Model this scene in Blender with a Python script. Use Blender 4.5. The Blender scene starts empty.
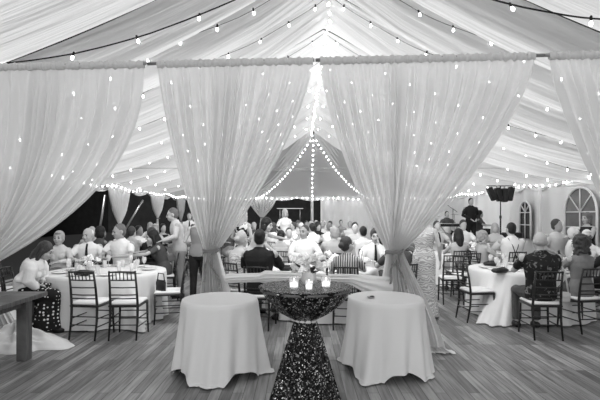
import bpy, math, random
from mathutils import Vector, Matrix
PI = math.pi
SC = bpy.context.scene
COL = SC.collection
random.seed(7)
F = 445.0; HC = 1.66; HY = 215.0
def gx(px, d): return (px-300.0)*d/F
def gz(py, d): return HC-(py-HY)*d/F
def lerp(a, b, t): return a+(b-a)*t
def V(*a): return Vector(a)

# ---------------------------------------------------------------- materials
MATS = {}
def mat(name, g=.5, rough=.6, metal=0, spec=.3, emit=0, alpha=1, pattern=None, pscale=20, g2=.05, bump=0, bscale=40, transl=0, thr=.5):
    if name in MATS: return MATS[name]
    m = bpy.data.materials.new(name); m.use_nodes = True
    nt = m.node_tree; N = nt.nodes; L = nt.links
    b = N['Principled BSDF']
    b.inputs['Base Color'].default_value = (g, g, g, 1)
    b.inputs['Roughness'].default_value = rough
    b.inputs['Metallic'].default_value = metal
    b.inputs['Specular IOR Level'].default_value = spec
    tc = N.new('ShaderNodeTexCoord')
    if emit:
        b.inputs['Emission Color'].default_value = (1, 1, 1, 1)
        b.inputs['Emission Strength'].default_value = emit
        m.cycles.emission_sampling = 'NONE'
    if pattern:
        ramp = N.new('ShaderNodeValToRGB')
        ramp.color_ramp.elements[0].color = (g, g, g, 1)
        ramp.color_ramp.elements[1].color = (g2, g2, g2, 1)
        if pattern == 'dots':
            t = N.new('ShaderNodeTexVoronoi'); t.inputs['Scale'].default_value = pscale
            t.inputs['Randomness'].default_value = .35
            src = t.outputs['Distance']
            ramp.color_ramp.elements[0].position = thr-.02; ramp.color_ramp.elements[1].position = thr+.02
        elif pattern == 'floral':
            t = N.new('ShaderNodeTexNoise'); t.inputs['Scale'].default_value = pscale
            t.inputs['Detail'].default_value = 3; t.inputs['Distortion'].default_value = 1.6
            src = t.outputs['Fac']
            ramp.color_ramp.elements[0].position = thr-.03; ramp.color_ramp.elements[1].position = thr+.03
        elif pattern == 'noise':
            t = N.new('ShaderNodeTexNoise'); t.inputs['Scale'].default_value = pscale
            t.inputs['Detail'].default_value = 5
            src = t.outputs['Fac']
            ramp.color_ramp.elements[0].position = .3; ramp.color_ramp.elements[1].position = .7
        elif pattern == 'stripes':
            t = N.new('ShaderNodeTexWave'); t.inputs['Scale'].default_value = pscale
            t.inputs['Distortion'].default_value = 1.2
            src = t.outputs['Fac']
            ramp.color_ramp.elements[0].position = .42; ramp.color_ramp.elements[1].position = .55
        elif pattern == 'vstripes':
            t = N.new('ShaderNodeTexWave'); t.inputs['Scale'].default_value = pscale
            t.wave_type = 'BANDS'; t.bands_direction = 'Z'
            t.inputs['Distortion'].default_value = 2.5
            src = t.outputs['Fac']
            ramp.color_ramp.elements[0].position = .42; ramp.color_ramp.elements[1].position = .55
        elif pattern == 'lace':
            t = N.new('ShaderNodeTexWave'); t.wave_type = 'RINGS'; t.inputs['Scale'].default_value = pscale
            t.inputs['Distortion'].default_value = 12; t.inputs['Detail'].default_value = 1
            t.inputs['Detail Scale'].default_value = 1.2
            src = t.outputs['Fac']
            ramp.color_ramp.elements[0].position = .35; ramp.color_ramp.elements[1].position = .6
        L.new(tc.outputs['Object'], t.inputs['Vector'])
        L.new(src, ramp.inputs['Fac'])
        L.new(ramp.outputs['Color'], b.inputs['Base Color'])
    if bump:
        n = N.new('ShaderNodeTexNoise'); n.inputs['Scale'].default_value = bscale; n.inputs['Detail'].default_value = 4
        L.new(tc.outputs['Object'], n.inputs['Vector'])
        bp = N.new('ShaderNodeBump'); bp.inputs['Strength'].default_value = bump; bp.inputs['Distance'].default_value = .02
        L.new(n.outputs['Fac'], bp.inputs['Height']); L.new(bp.outputs['Normal'], b.inputs['Normal'])
    if transl or alpha < 1:
        out = N['Material Output']
        last = b.outputs[0]
        if transl:
            tr = N.new('ShaderNodeBsdfTranslucent'); tr.inputs[0].default_value = (g, g, g, 1)
            mx = N.new('ShaderNodeMixShader'); mx.inputs[0].default_value = transl
            L.new(last, mx.inputs[1]); L.new(tr.outputs[0], mx.inputs[2]); last = mx.outputs[0]
        if alpha < 1:
            tp = N.new('ShaderNodeBsdfTransparent')
            mx = N.new('ShaderNodeMixShader'); mx.inputs[0].default_value = alpha
            L.new(tp.outputs[0], mx.inputs[1]); L.new(last, mx.inputs[2]); last = mx.outputs[0]
        L.new(last, out.inputs['Surface'])
    MATS[name] = m
    return m

def liner_bump():
    m = MATS['tent_liner']; nt = m.node_tree; N = nt.nodes; L = nt.links
    tc = N.new('ShaderNodeTexCoord'); mp = N.new('ShaderNodeMapping'); mp.inputs['Scale'].default_value = (.35, 9, .6)
    n = N.new('ShaderNodeTexNoise'); n.inputs['Scale'].default_value = 1; n.inputs['Detail'].default_value = 5
    bp = N.new('ShaderNodeBump'); bp.inputs['Strength'].default_value = .9; bp.inputs['Distance'].default_value = .06
    L.new(tc.outputs['Object'], mp.inputs[0]); L.new(mp.outputs[0], n.inputs['Vector']); L.new(n.outputs['Fac'], bp.inputs['Height'])
    L.new(bp.outputs['Normal'], N['Principled BSDF'].inputs['Normal'])
    for x in N:
        if x.type == 'BSDF_TRANSLUCENT': L.new(bp.outputs['Normal'], x.inputs['Normal'])
CLOTH = mat('white_linen', .70, .8, spec=.1, bump=.15, bscale=300)
CLOTH2 = mat('ivory_linen', .70, .8, spec=.1, bump=.15, bscale=300)
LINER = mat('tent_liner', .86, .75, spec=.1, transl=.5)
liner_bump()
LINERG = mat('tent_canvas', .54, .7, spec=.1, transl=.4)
WALLM = mat('wall_liner', .88, .8, spec=.1, transl=.08)
SHEER = mat('sheer_voile', .90, .9, spec=.05, transl=.3, alpha=.88)
SHEER2 = mat('thick_voile', .82, .9, spec=.05, transl=.3, alpha=.92)
HEADER = mat('gathered_header', .72, .9, spec=.05, transl=.2, bump=.6, bscale=60)
BLACKW = mat('black_lacquer', .012, .35, spec=.5)
CUSH = mat('white_cushion', .78, .7)
WIRE = mat('black_wire', .01, .6)
WHITEW = mat('white_wire', .5, .6)
BULB = mat('lit_bulb', 1, .4, emit=14)
METAL = mat('grey_metal', .35, .35, metal=.9)
WPOLE = mat('white_pole', .7, .4)
GLASS = mat('clear_glass', .85, .08, spec=.9, alpha=.38)
CHINA = mat('white_china', .8, .25, spec=.5)
BLK = mat('black_cloth', .018, .85)
SKINL = mat('skin_light', .43, .55); SKIN = mat('skin_mid', .34, .55); SKIND = mat('skin_tan', .22, .55)
LIP = mat('lips', .16, .5); EYE = mat('dark_eye', .02, .2); BROW = mat('brow', .05, .8)
H_BLACK = mat('hair_black', .012, .5, bump=.5, bscale=70)
H_BROWN = mat('hair_brown', .05, .5, bump=.5, bscale=70)
H_MID = mat('hair_mid', .13, .5, bump=.5, bscale=70)
H_GREY = mat('hair_grey', .34, .6, bump=.5, bscale=70)
H_WHITE = mat('hair_white', .68, .6, bump=.5, bscale=70)
H_BLOND = mat('hair_blond', .38, .5, bump=.5, bscale=70)
C_WHITE = mat('cotton_white', .74, .8, bump=.7, bscale=11)
C_OFF = mat('cotton_offwhite', .55, .8, bump=.7, bscale=11)
C_LIGHT = mat('cotton_lightgrey', .42, .8, bump=.7, bscale=11)
C_GREY = mat('cotton_grey', .20, .8, bump=.7, bscale=11)
C_DGREY = mat('cotton_darkgrey', .07, .8, bump=.7, bscale=11)
C_BLACK = mat('cotton_black', .012, .8, bump=.7, bscale=11)
C_FLOR = mat('black_floral_print', .012, .8, pattern='floral', pscale=14, g2=.16, thr=.62)
C_BWFLOR = mat('black_white_floral', .7, .8, pattern='floral', pscale=9, g2=.01, thr=.5)
C_DOT = mat('polka_dot_print', .75, .8, pattern='dots', pscale=19, g2=.008, thr=.28)
C_STRIPE = mat('striped_print', .55, .8, pattern='stripes', pscale=9, g2=.06)
C_LACE = mat('lace_print', .62, .8, pattern='lace', pscale=9, g2=.34)
C_KHAKI = mat('khaki', .30, .8)
LEATHER = mat('leather_dark', .02, .4)
BAGW = mat('pale_leather', .6, .5)

# sequins
def sequin():
    m = bpy.data.materials.new('black_sequins'); m.use_nodes = True
    nt = m.node_tree; N = nt.nodes; L = nt.links; b = N['Principled BSDF']
    tc = N.new('ShaderNodeTexCoord'); v = N.new('ShaderNodeTexVoronoi'); v.inputs['Scale'].default_value = 120
    L.new(tc.outputs['Object'], v.inputs['Vector'])
    sep = N.new('ShaderNodeSeparateColor'); L.new(v.outputs['Color'], sep.inputs[0])
    r = N.new('ShaderNodeValToRGB'); r.color_ramp.elements[0].color = (.004,)*3+(1,); r.color_ramp.elements[1].color = (.9,)*3+(1,)  # pale random cells paint sparkle glints into the black sequin colour
    r.color_ramp.elements[0].position = .85; r.color_ramp.elements[1].position = 1.0
    L.new(sep.outputs[0], r.inputs[0]); L.new(r.outputs[0], b.inputs['Base Color'])
    b.inputs['Metallic'].default_value = .5; b.inputs['Roughness'].default_value = .3
    g = N.new('ShaderNodeNewGeometry')
    sub = N.new('ShaderNodeVectorMath'); sub.operation = 'SUBTRACT'; sub.inputs[1].default_value = (.5, .5, .5)
    L.new(v.outputs['Color'], sub.inputs[0])
    sc = N.new('ShaderNodeVectorMath'); sc.operation = 'SCALE'; sc.inputs['Scale'].default_value = 1.3
    L.new(sub.outputs[0], sc.inputs[0])
    ad = N.new('ShaderNodeVectorMath'); ad.operation = 'ADD'; L.new(g.outputs['Normal'], ad.inputs[0]); L.new(sc.outputs[0], ad.inputs[1])
    nm = N.new('ShaderNodeVectorMath'); nm.operation = 'NORMALIZE'; L.new(ad.outputs[0], nm.inputs[0])
    L.new(nm.outputs[0], b.inputs['Normal'])
    return m
SEQ = sequin()

def planks():
    m = bpy.data.materials.new('wood_planks'); m.use_nodes = True
    nt = m.node_tree; N = nt.nodes; L = nt.links; b = N['Principled BSDF']
    tc = N.new('ShaderNodeTexCoord'); mp = N.new('ShaderNodeMapping')
    mp.inputs['Rotation'].default_value = (0, 0, PI/2)
    L.new(tc.outputs['Object'], mp.inputs[0])
    br = N.new('ShaderNodeTexBrick'); br.inputs['Scale'].default_value = 1
    br.inputs['Brick Width'].default_value = .95; br.inputs['Row Height'].default_value = .105
    br.inputs['Mortar Size'].default_value = .0025; br.offset = .37; br.offset_frequency = 3
    br.inputs['Color1'].default_value = (.13, .13, .13, 1); br.inputs['Color2'].default_value = (.31, .31, .31, 1)
    br.inputs['Mortar'].default_value = (.045, .045, .045, 1)
    L.new(mp.outputs[0], br.inputs['Vector'])
    mp2 = N.new('ShaderNodeMapping'); mp2.inputs['Scale'].default_value = (26, 1.6, 1)
    L.new(tc.outputs['Object'], mp2.inputs[0])
    n = N.new('ShaderNodeTexNoise'); n.inputs['Scale'].default_value = 1.3; n.inputs['Detail'].default_value = 6
    L.new(mp2.outputs[0], n.inputs['Vector'])
    n2 = N.new('ShaderNodeTexNoise'); n2.inputs['Scale'].default_value = .9; L.new(tc.outputs['Object'], n2.inputs['Vector'])
    r = N.new('ShaderNodeMapRange'); r.inputs['From Min'].default_value = .3; r.inputs['From Max'].default_value = .7
    r.inputs['To Min'].default_value = .6; r.inputs['To Max'].default_value = 1.35
    L.new(n.outputs['Fac'], r.inputs[0])
    r2 = N.new('ShaderNodeMapRange'); r2.inputs['From Min'].default_value = .3; r2.inputs['From Max'].default_value = .7
    r2.inputs['To Min'].default_value = .8; r2.inputs['To Max'].default_value = 1.2
    L.new(n2.outputs['Fac'], r2.inputs[0])
    mu = N.new('ShaderNodeMath'); mu.operation = 'MULTIPLY'; L.new(r.outputs[0], mu.inputs[0]); L.new(r2.outputs[0], mu.inputs[1])
    sc = N.new('ShaderNodeVectorMath'); sc.operation = 'SCALE'; L.new(br.outputs['Color'], sc.inputs[0]); L.new(mu.outputs[0], sc.inputs['Scale'])
    L.new(sc.outputs[0], b.inputs['Base Color'])
    b.inputs['Roughness'].default_value = .45; b.inputs['Specular IOR Level'].default_value = .35
    return m
def woodm(name, a, c, sx=3, sy=40):
    m = bpy.data.materials.new(name); m.use_nodes = True
    nt = m.node_tree; N = nt.nodes; L = nt.links; b = N['Principled BSDF']
    tc = N.new('ShaderNodeTexCoord'); mp = N.new('ShaderNodeMapping'); mp.inputs['Scale'].default_value = (sx, sy, sx)
    L.new(tc.outputs['Object'], mp.inputs[0])
    n = N.new('ShaderNodeTexNoise'); n.inputs['Scale'].default_value = 1.5; n.inputs['Detail'].default_value = 5
    L.new(mp.outputs[0], n.inputs['Vector'])
    r = N.new('ShaderNodeValToRGB'); r.color_ramp.elements[0].color = (a, a, a, 1); r.color_ramp.elements[1].color = (c, c, c, 1)
    r.color_ramp.elements[0].position = .3; r.color_ramp.elements[1].position = .7
    L.new(n.outputs['Fac'], r.inputs[0]); L.new(r.outputs[0], b.inputs['Base Color'])
    b.inputs['Roughness'].default_value = .4
    return m
WOODT = woodm('dark_oak', .05, .16)

# ---------------------------------------------------------------- mesh builder
class MB:
    def __init__(s): s.v = []; s.f = []
    def add(s, vs, fs):
        o = len(s.v); s.v += [tuple(x) for x in vs]; s.f += [tuple(i+o for i in f) for f in fs]
        return s
    def box(s, c, h, rz=0, rx=0, ry=0):
        M = Matrix.Translation(c) @ Matrix.Rotation(rz, 4, 'Z') @ Matrix.Rotation(rx, 4, 'X') @ Matrix.Rotation(ry, 4, 'Y')
        vs = [M @ Vector((x*h[0], y*h[1], z*h[2])) for x in (-1, 1) for y in (-1, 1) for z in (-1, 1)]
        return s.add(vs, [(0, 1, 3, 2), (4, 6, 7, 5), (0, 4, 5, 1), (2, 3, 7, 6), (0, 2, 6, 4), (1, 5, 7, 3)])
    def rbox(s, c, h, r=.01, rz=0, rx=0, ry=0):
        # box with chamfered edges
        M = Matrix.Translation(c) @ Matrix.Rotation(rz, 4, 'Z') @ Matrix.Rotation(rx, 4, 'X') @ Matrix.Rotation(ry, 4, 'Y')
        rings = []
        for z, q in ((-h[2], r), (-h[2]+r, 0), (h[2]-r, 0), (h[2], r)):
            a, b = h[0]-q, h[1]-q
            pts = [(a, b-r), (a-r, b), (-a+r, b), (-a, b-r), (-a, -b+r), (-a+r, -b), (a-r, -b), (a, -b+r)]
            rings.append([M @ Vector((x, y, z)) for x, y in pts])
        return s.rings(rings)
    def rings(s, R, cap=True):
        n = len(R[0]); vs = [p for r in R for p in r]; fs = []
        for i in range(len(R)-1):
            for j in range(n):
                k = (j+1) % n
                fs.append((i*n+j, i*n+k, (i+1)*n+k, (i+1)*n+j))
        if cap:
            fs.append(tuple(range(n-1, -1, -1))); fs.append(tuple((len(R)-1)*n+j for j in range(n)))
        return s.add(vs, fs)
    def tube(s, path, rad, n=8, flat=1.0):
        path = [Vector(p) for p in path]
        if not hasattr(rad, '__len__'): rad = [rad]*len(path)
        R = []; up = None
        for i, p in enumerate(path):
            t = (path[min(i+1, len(path)-1)]-path[max(i-1, 0)])
            t = t.normalized() if t.length > 1e-9 else Vector((0, 0, 1))
            if up is None:
                up = Vector((0, 1, 0)) if abs(t.y) < .8 else Vector((1, 0, 0))
            a = (up-t*up.dot(t)).normalized(); b = t.cross(a); up = a
            R.append([p+(a*math.cos(q)*flat+b*math.sin(q))*rad[i] for q in [2*PI*j/n for j in range(n)]])
        return s.rings(R)
    def ell(s, c, r, M=None, nu=12, nv=8):
        R = []
        for i in range(nv+1):
            ph = PI*i/nv
            ph = min(max(ph, .02), PI-.02)
            R.append([Vector((r[0]*math.sin(ph)*math.cos(2*PI*j/nu), r[1]*math.sin(ph)*math.sin(2*PI*j/nu), -r[2]*math.cos(ph))) for j in range(nu)])
        if M is not None: R = [[M @ p for p in q] for q in R]
        c = Vector(c)
        return s.rings([[p+c for p in q] for q in R])
    def lathe(s, prof, c=(0, 0, 0), n=16, cap=True):
        return s.rings([[Vector((c[0]+r*math.cos(2*PI*j/n), c[1]+r*math.sin(2*PI*j/n), c[2]+z)) for j in range(n)] for r, z in prof], cap)
    def grid(s, fn, nu, nv, wrap=False):
        vs = [fn(i/nu, j/nv) for j in range(nv+1) for i in range(nu+1)]
        w = nu+1
        return s.add(vs, [(j*w+i, j*w+i+1, (j+1)*w+i+1, (j+1)*w+i) for j in range(nv) for i in range(nu)])
    def mesh(s, name, m=None, smooth=True):
        me = bpy.data.meshes.new(name); me.from_pydata(s.v, [], s.f); me.update()
        if smooth: me.polygons.foreach_set('use_smooth', [True]*len(me.polygons))
        if m: me.materials.append(m)
        return me
    def build(s, name, m, parent=None, smooth=True, sharp=None):
        me = s.mesh(name, m, smooth)
        if sharp: me.set_sharp_from_angle(angle=math.radians(sharp))
        return link(name, me, parent)
def link(name, data, parent=None):
    o = bpy.data.objects.new(name, data); COL.objects.link(o)
    if parent: o.parent = parent
    return o
def tag(o, label, cat, group=None, kind=None):
    o['label'] = label; o['category'] = cat
    if group: o['group'] = group
    if kind: o['kind'] = kind
    return o
def thing(name, label, cat, loc=(0, 0, 0), rz=0, group=None):
    o = link(name, None); o.location = loc; o.rotation_euler = (0, 0, rz)
    return tag(o, label, cat, group)
def struct(o): o['kind'] = 'structure'; return o
def dup(root, loc, rz=0, label=None, group=None):
    def cp(o, par):
        c = o.copy(); COL.objects.link(c)
        if par: c.parent = par
        for ch in list(o.children): cp(ch, c)
        return c
    r = cp(root, None); r.location = loc; r.rotation_euler = (0, 0, rz)
    if label: r['label'] = label
    if group: r['group'] = group
    elif 'group' in r and group is None: del r['group']
    return r
def remesh(mb, vox, name, m=None, smooth=3):
    me = mb.mesh('tmp'); o = bpy.data.objects.new('tmp', me); COL.objects.link(o)
    r = o.modifiers.new('r', 'REMESH'); r.mode = 'VOXEL'; r.voxel_size = vox; r.use_smooth_shade = True
    if smooth:
        q = o.modifiers.new('s', 'SMOOTH'); q.factor = .5; q.iterations = smooth
    dg = bpy.context.evaluated_depsgraph_get(); dg.update()
    out = bpy.data.meshes.new_from_object(o.evaluated_get(dg))
    out.name = name; out.materials.clear()
    if m: out.materials.append(m)
    out.polygons.foreach_set('use_smooth', [True]*len(out.polygons))
    bpy.data.objects.remove(o); bpy.data.meshes.remove(me)
    return out

# ---------------------------------------------------------------- camera
cam = bpy.data.cameras.new('camera'); cam.sensor_width = 36; cam.lens = F*36/600; cam.shift_y = 15/600
cam.clip_end = 300
co = bpy.data.objects.new('camera', cam); COL.objects.link(co); co.location = (0, 0, HC); co.rotation_euler = (PI/2, 0, 0)
SC.camera = co
try:
    SC.view_settings.view_transform = 'Standard'; SC.view_settings.look = 'None'
except Exception: pass

# ---------------------------------------------------------------- tent shell
RX = .55; ZR = 5.75; ZE = 2.72; XL = -7.0; XR = 8.4; YF = 26.0; YA = 22.0; YB = -4.0
def roofz(x):
    a = abs(x-RX); w = (XR-RX) if x > RX else (RX-XL)
    s0 = .58; k = (ZE-ZR+s0*w)/(w*w)
    return ZR-s0*a+k*a*a
floor = MB().add([(-7.5, -6, 0), (9, -6, 0), (9, 26.5, 0), (-7.5, 26.5, 0)], [(0, 1, 2, 3)]).build('floor', planks(), smooth=False); struct(floor)
grd = MB().add([(-60, -30, -.04), (60, -30, -.04), (60, 90, -.04), (-60, 90, -.04)], [(0, 1, 2, 3)]).build('ground', mat('night_grass', .004, .9, pattern='noise', pscale=3, g2=.006), smooth=False)
struct(grd)

SEAMS = [-4, -1.5, .8, 2.8, 4.4, 6.0, 7.1, 8.3, 10.0, 11.8, 13.8, 15.8, 17.8, 20.0, 22.0]
def ceil_pt(x, y, t, i):
    # t: 0..1 across a bay
    edge = min(1, abs(x-RX)/1.2)
    sag = .26*math.sin(PI*t)*(.3+.7*edge)
    pl = .012*math.sin(t*34+1.7*math.sin(x*.9+i)) + .03*math.sin(t*11+x*.5+i*2)*math.sin(PI*t)
    a = abs(x-RX)/(7.7)
    # between seams the cloth bellies down more towards the mid span
    sag += .16*math.sin(PI*t)*math.sin(PI*min(1, a))
    if y < 6: sag *= .15
    return (x, y, roofz(x)-sag-pl+.10)
mb = MB()
for i in range(len(SEAMS)-1):
    y0, y1 = SEAMS[i], SEAMS[i+1]
    nt = 26 if y1 < 15 else 12
    mb.grid(lambda u, v: ceil_pt(lerp(XL, XR, u), lerp(y0, y1, v), v, i), 90, nt)
ceiling = mb.build('ceiling', LINER); struct(ceiling)

# hip end of the roof beyond the last mast
mb = MB()
def hip(u, v):
    ax = lerp(XL, XR, u)
    top = V(ax, YA, roofz(ax)+.06); bot = V(ax, YF, ZE)
    p = top.lerp(bot, v); p.z -= .25*math.sin(PI*v)*max(0, (1-abs(ax-RX)/7.7))
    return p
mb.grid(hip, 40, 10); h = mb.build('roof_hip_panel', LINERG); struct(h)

# walls
def foldwall(name, p0, p1, z0, z1, folds, amp, m, ox=0, nv=14, swag=.05):
    p0 = Vector(p0); p1 = Vector(p1); d = (p1-p0); n = Vector((-d.y, d.x, 0)).normalized()
    def f(u, v):
        a = amp*(math.sin(u*folds*2*PI+.8*math.sin(u*17))+.5*math.sin(u*folds*5.1+2+v*1.5))
        a += swag*math.sin(v*5+u*folds*1.9)*math.sin(u*folds*.7)
        p = p0+d*u+n*a
        return (p.x, p.y, lerp(z0, z1, v))
    return struct(MB().grid(f, int(folds*12), nv).build(name, m))
foldwall('wall_right', (XR, YB, 0), (XR, YF, 0), 0, ZE+.1, 34, .035, WALLM)
foldwall('wall_back', (1.2, YF, 0), (XR, YF, 0), 0, ZE+.1, 15, .04, WALLM)
foldwall('wall_front', (XR, YB, 0), (XL, YB, 0), 0, ZE+.1, 12, .02, WALLM)
foldwall('wall_left', (XL, YB, 0), (XL, 9.9, 0), 0, ZE+.1, 20, .03, WALLM)

# arched tent windows on the right wall
for k, (y0, y1) in enumerate(((12.35, 13.85), (15.7, 16.9))):
    w = (y1-y0)/2; yc = (y0+y1)/2; zb = .8; zs = 1.75; X0 = XR-.13
    if k: w = .40
    arch = [(yc-w, zb), (yc-w, zs)]+[(yc-w*math.cos(a), zs+min(w, .72)*math.sin(a)) for a in [PI*i/16 for i in range(1, 16)]]+[(yc+w, zs), (yc+w, zb)]
    mb = MB(); mb.add([(X0, y, z) for y, z in arch], [tuple(range(len(arch)))])
    wo = mb.build('window_%d' % (k+1), mat('window_vinyl', .16 if not k else .05, .25, pattern='noise', pscale=2, g2=.25) if not k else mat('window_vinyl_dark', .03, .3), smooth=False); struct(wo)
    mm = MB(); xx = X0-.03
    mm.tube([(xx, y, z) for y, z in arch], .035, 6)
    mm.tube([(xx, yc-w, zs), (xx, yc+w, zs)], .022, 6)
    mm.tube([(xx, yc-w, zs-.45), (xx, yc+w, zs-.45)], .02, 6)
    mm.tube([(xx, yc, zb), (xx, yc, zs)], .02, 6)
    for a in (PI/4, PI/2, 3*PI/4):
        mm.tube([(xx, yc, zs), (xx, yc-w*math.cos(a), zs+min(w, .72)*math.sin(a))], .02, 6)
    mm.build('window_mullion', mat('white_vinyl', .8, .5), wo)

# eave swags (bunched liner along the perimeter)
def swag_strip(p0, p1, n, name, parent=None):
    p0 = Vector(p0); p1 = Vector(p1); mb = MB()
    d = p1-p0; nn = Vector((-d.y, d.x, 0)).normalized()
    def f(u, v):
        t = (u*n) % 1 if u < 1 else 1
        dip = .16*math.sin(PI*t)+.04
        a = .05*math.sin(v*22+u*n*3)+.02*math.sin(u*90)
        p = p0+d*u+nn*(a+.06)
        return (p.x, p.y, p0.z+.12-v*(.16+dip))
    mb.grid(f, n*16, 12)
    return mb.build(name, WALLM, parent)
s = swag_strip((XL+.05, 3, ZE), (XL+.05, YF, ZE), 12, 'eave_swag'); struct(s); s.name = 'trim_1'
s = swag_strip((XR-.1, YF, ZE), (XR-.1, 3, ZE), 12, 'trim_2'); struct(s)
s = swag_strip((XL, YF-.06, ZE), (XR, YF-.06, ZE), 9, 'trim_3'); struct(s)

# tied leg drapes on the open left and back side
def leg_drape(x, y, along, label, w=1.5, ztie=1.05):
    t = thing('leg_drape', label, 'curtain', (x, y, 0), group=None)
    ax = Vector((0, 1, 0)) if along == 'y' else Vector((1, 0, 0)); nn = Vector((1, 0, 0)) if along == 'y' else Vector((0, -1, 0))
    def f(u, v):
        if v < .55:
            q = v/.55; z = lerp(ZE, ztie+.25, q); ww = lerp(w, .16, q**1.5) 
        else:
            q = (v-.55)/.45; z = lerp(ztie+.25, 0.0, q); ww = lerp(.16, .4, q**.6)
        p = ax*((u-.5)*ww)+nn*(.10*min(1, ww)*math.sin(u*50)+.03)
        return (p.x, p.y, z)
    MB().grid(f, 90, 26).build('drape', mat('leg_drape_voile', .86, .9, transl=.1, alpha=.97), t)
    c = Vector((0, 0, ztie+.25))
    MB().tube([c+ax*.1*math.cos(a)+nn*.1*math.sin(a)+nn*.03 for a in [2*PI*i/12 for i in range(13)]], .025, 6).build('tie', mat('tie_grey', .2, .8), t)
    MB().tube([(-.05 if along == 'y' else 0, 0.12, 0), (-.05 if along == 'y' else 0, .12, ZE)], .04, 8).build('tent_pole', METAL, t)
    return t
leg_drape(XL+.12, 16.9, 'y', 'white leg drape tied back on left side pole, nearest of the open side', 2.0)
leg_drape(XL+.12, 21.4, 'y', 'white leg drape tied on left side pole behind the standing man in pale shirt', 2.0, 1.25)
leg_drape(XL+.12, 25.6, 'y', 'white leg drape at far left tent corner, mostly behind sheer curtain', 1.6)
leg_drape(gx(262, YF-.3), YF-.25, 'x', 'white leg drape tied on the far end of the tent', 1.75, 1.25)
# outside: stakes with guy poles, far lit strip, dark hedge bank
for k, (a, b_, y) in enumerate((((105, 195), (99, 236), 17.6), ((143, 200), (122, 236), 19.5), ((196, 206), (190, 232), 24))):
    o = MB().tube([(gx(a[0], y), y, gz(a[1], y)), (gx(b_[0], y)-.1, y+.2, gz(b_[1], y)), (gx(b_[0], y)-.5, y+.6, -.03)], .045, 6).build('guy_pole', METAL)
    tag(o, ['slanted grey tent brace beside nearest leg drape', 'long slanted tent brace between two leg drapes', 'slanted tent brace by the far left corner'][k], 'pole')
bank = MB().grid(lambda u, v: (lerp(-30, -12.5, v) if False else -18+2*math.sin(u*9), lerp(8, 60, u), lerp(-.05, 4.6+.5*math.sin(u*14), v)), 60, 8).build('hedge_bank', mat('night_hedge', .006, .95, pattern='noise', pscale=2, g2=.014))
tag(bank, 'dark night hedge seen through the open left tent side', 'hedge', kind=None)
bank2 = MB().grid(lambda u, v: (lerp(-40, 12, u), 44+2*math.sin(u*9), lerp(-.05, 5.2+.4*math.sin(u*13), v)), 60, 8).build('hedge_bank', MATS['night_hedge'])
tag(bank2, 'dark night hedge seen through the open far end', 'hedge')
o = MB().box((gx(290, 34), 34, gz(208.5, 34)), (1.0, .04, .022)).build('light_strip', mat('dim_strip', .5, .5, emit=.35))
MB().tube([(gx(280, 34), 34, 0), (gx(280, 34), 34, gz(208.5, 34))], .015).build('post', METAL, o)
MB().tube([(gx(300, 34), 34, 0), (gx(300, 34), 34, gz(208.5, 34))], .015).build('post', METAL, o)
tag(o, 'thin horizontal pale lit strip outside beyond the far opening', 'light')

# mast + far pole
o = MB().tube([(.70, YF-.2, 0), (.70, YF-.2, ZE+.1)], .09, 10).build('tent_pole', WPOLE); tag(o, 'white upright tent pole in the middle of the far end', 'pole')
o = MB().tube([(XR-.32, 15.0, 0), (XR-.32, 15.0, ZE-.1)], .055, 10).build('tent_pole', WPOLE); tag(o, 'white upright tent pole on right wall between arched windows', 'pole')

# hip swags with dense lights
def swagline(p0, p1, sag, n):
    p0 = Vector(p0); p1 = Vector(p1); out = []
    for i in range(n+1):
        t = i/n; p = p0.lerp(p1, t); p.z -= sag*4*t*(1-t); out.append(p)
    return out
AP = (RX+.1, YA-.1, ZR-.15)
for sgn, px, lab in ((-1, 258, 'left'), (1, 368, 'right')):
    e = (gx(px, YF-.5), YF-.5, 2.72)
    line = swagline(AP, e, .35, 30)
    mb = MB(); dirx = Vector((sgn, 0, 0))
    def f(u, v):
        p = line[int(round(u*30))].copy(); w = .25+.5*math.sin(PI*u*.6)
        p += Vector((sgn*w*v, -.5*v, .25*v+.05*math.sin(v*25)))
        return p
    mb.grid(f, 30, 14)
    o = mb.build('hip_swag', LINER)
    tag(o, 'white fabric swag falling from the far peak to the %s' % lab, 'drape')

# ---------------------------------------------------------------- string lights
bulb_mesh = MB().lathe([(.003, -.066), (.013, -.062), (.019, -.045), (.015, -.02), (.010, -.005)], n=10).mesh('bulb', BULB)
sock_mesh = MB().lathe([(.013, -.012), (.015, 0), (.015, .04), (.008, .05)], n=8).mesh('socket', WIRE)
bulb_far = MB().lathe([(.003, -.075), (.020, -.066), (.024, -.045), (.018, -.01), (.01, 0)], n=6).mesh('bulb', BULB)
def string(path, step, label, near=True, group=None, wirem=None, r=.006, off=.3):
    o = MB().tube(path, r, 5).build('string_light', None)
    o.name = 'string_light'; o.data.materials.append(wirem or (WIRE if near else WHITEW))
    tag(o, label, 'string lights', group)
    acc = off; 
    for i in range(len(path)-1):
        a, b = Vector(path[i]), Vector(path[i+1]); L = (b-a).length; t = acc
        while t < L:
            p = a.lerp(b, t/L)
            c = link('bulb', bulb_mesh if near else bulb_far, o); c.location = p-Vector((0, 0, .02))
            c.rotation_euler = (random.uniform(-.3, .3), random.uniform(-.4, .4), 0)
            if near:
                sk = link('socket', sock_mesh, c)
            t += step*random.uniform(.93, 1.07)
        acc = t-L
    return o
names = ['first', 'second', 'third', 'fourth', 'fifth', 'sixth', 'seventh', 'eighth', 'ninth', 'tenth']
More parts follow.
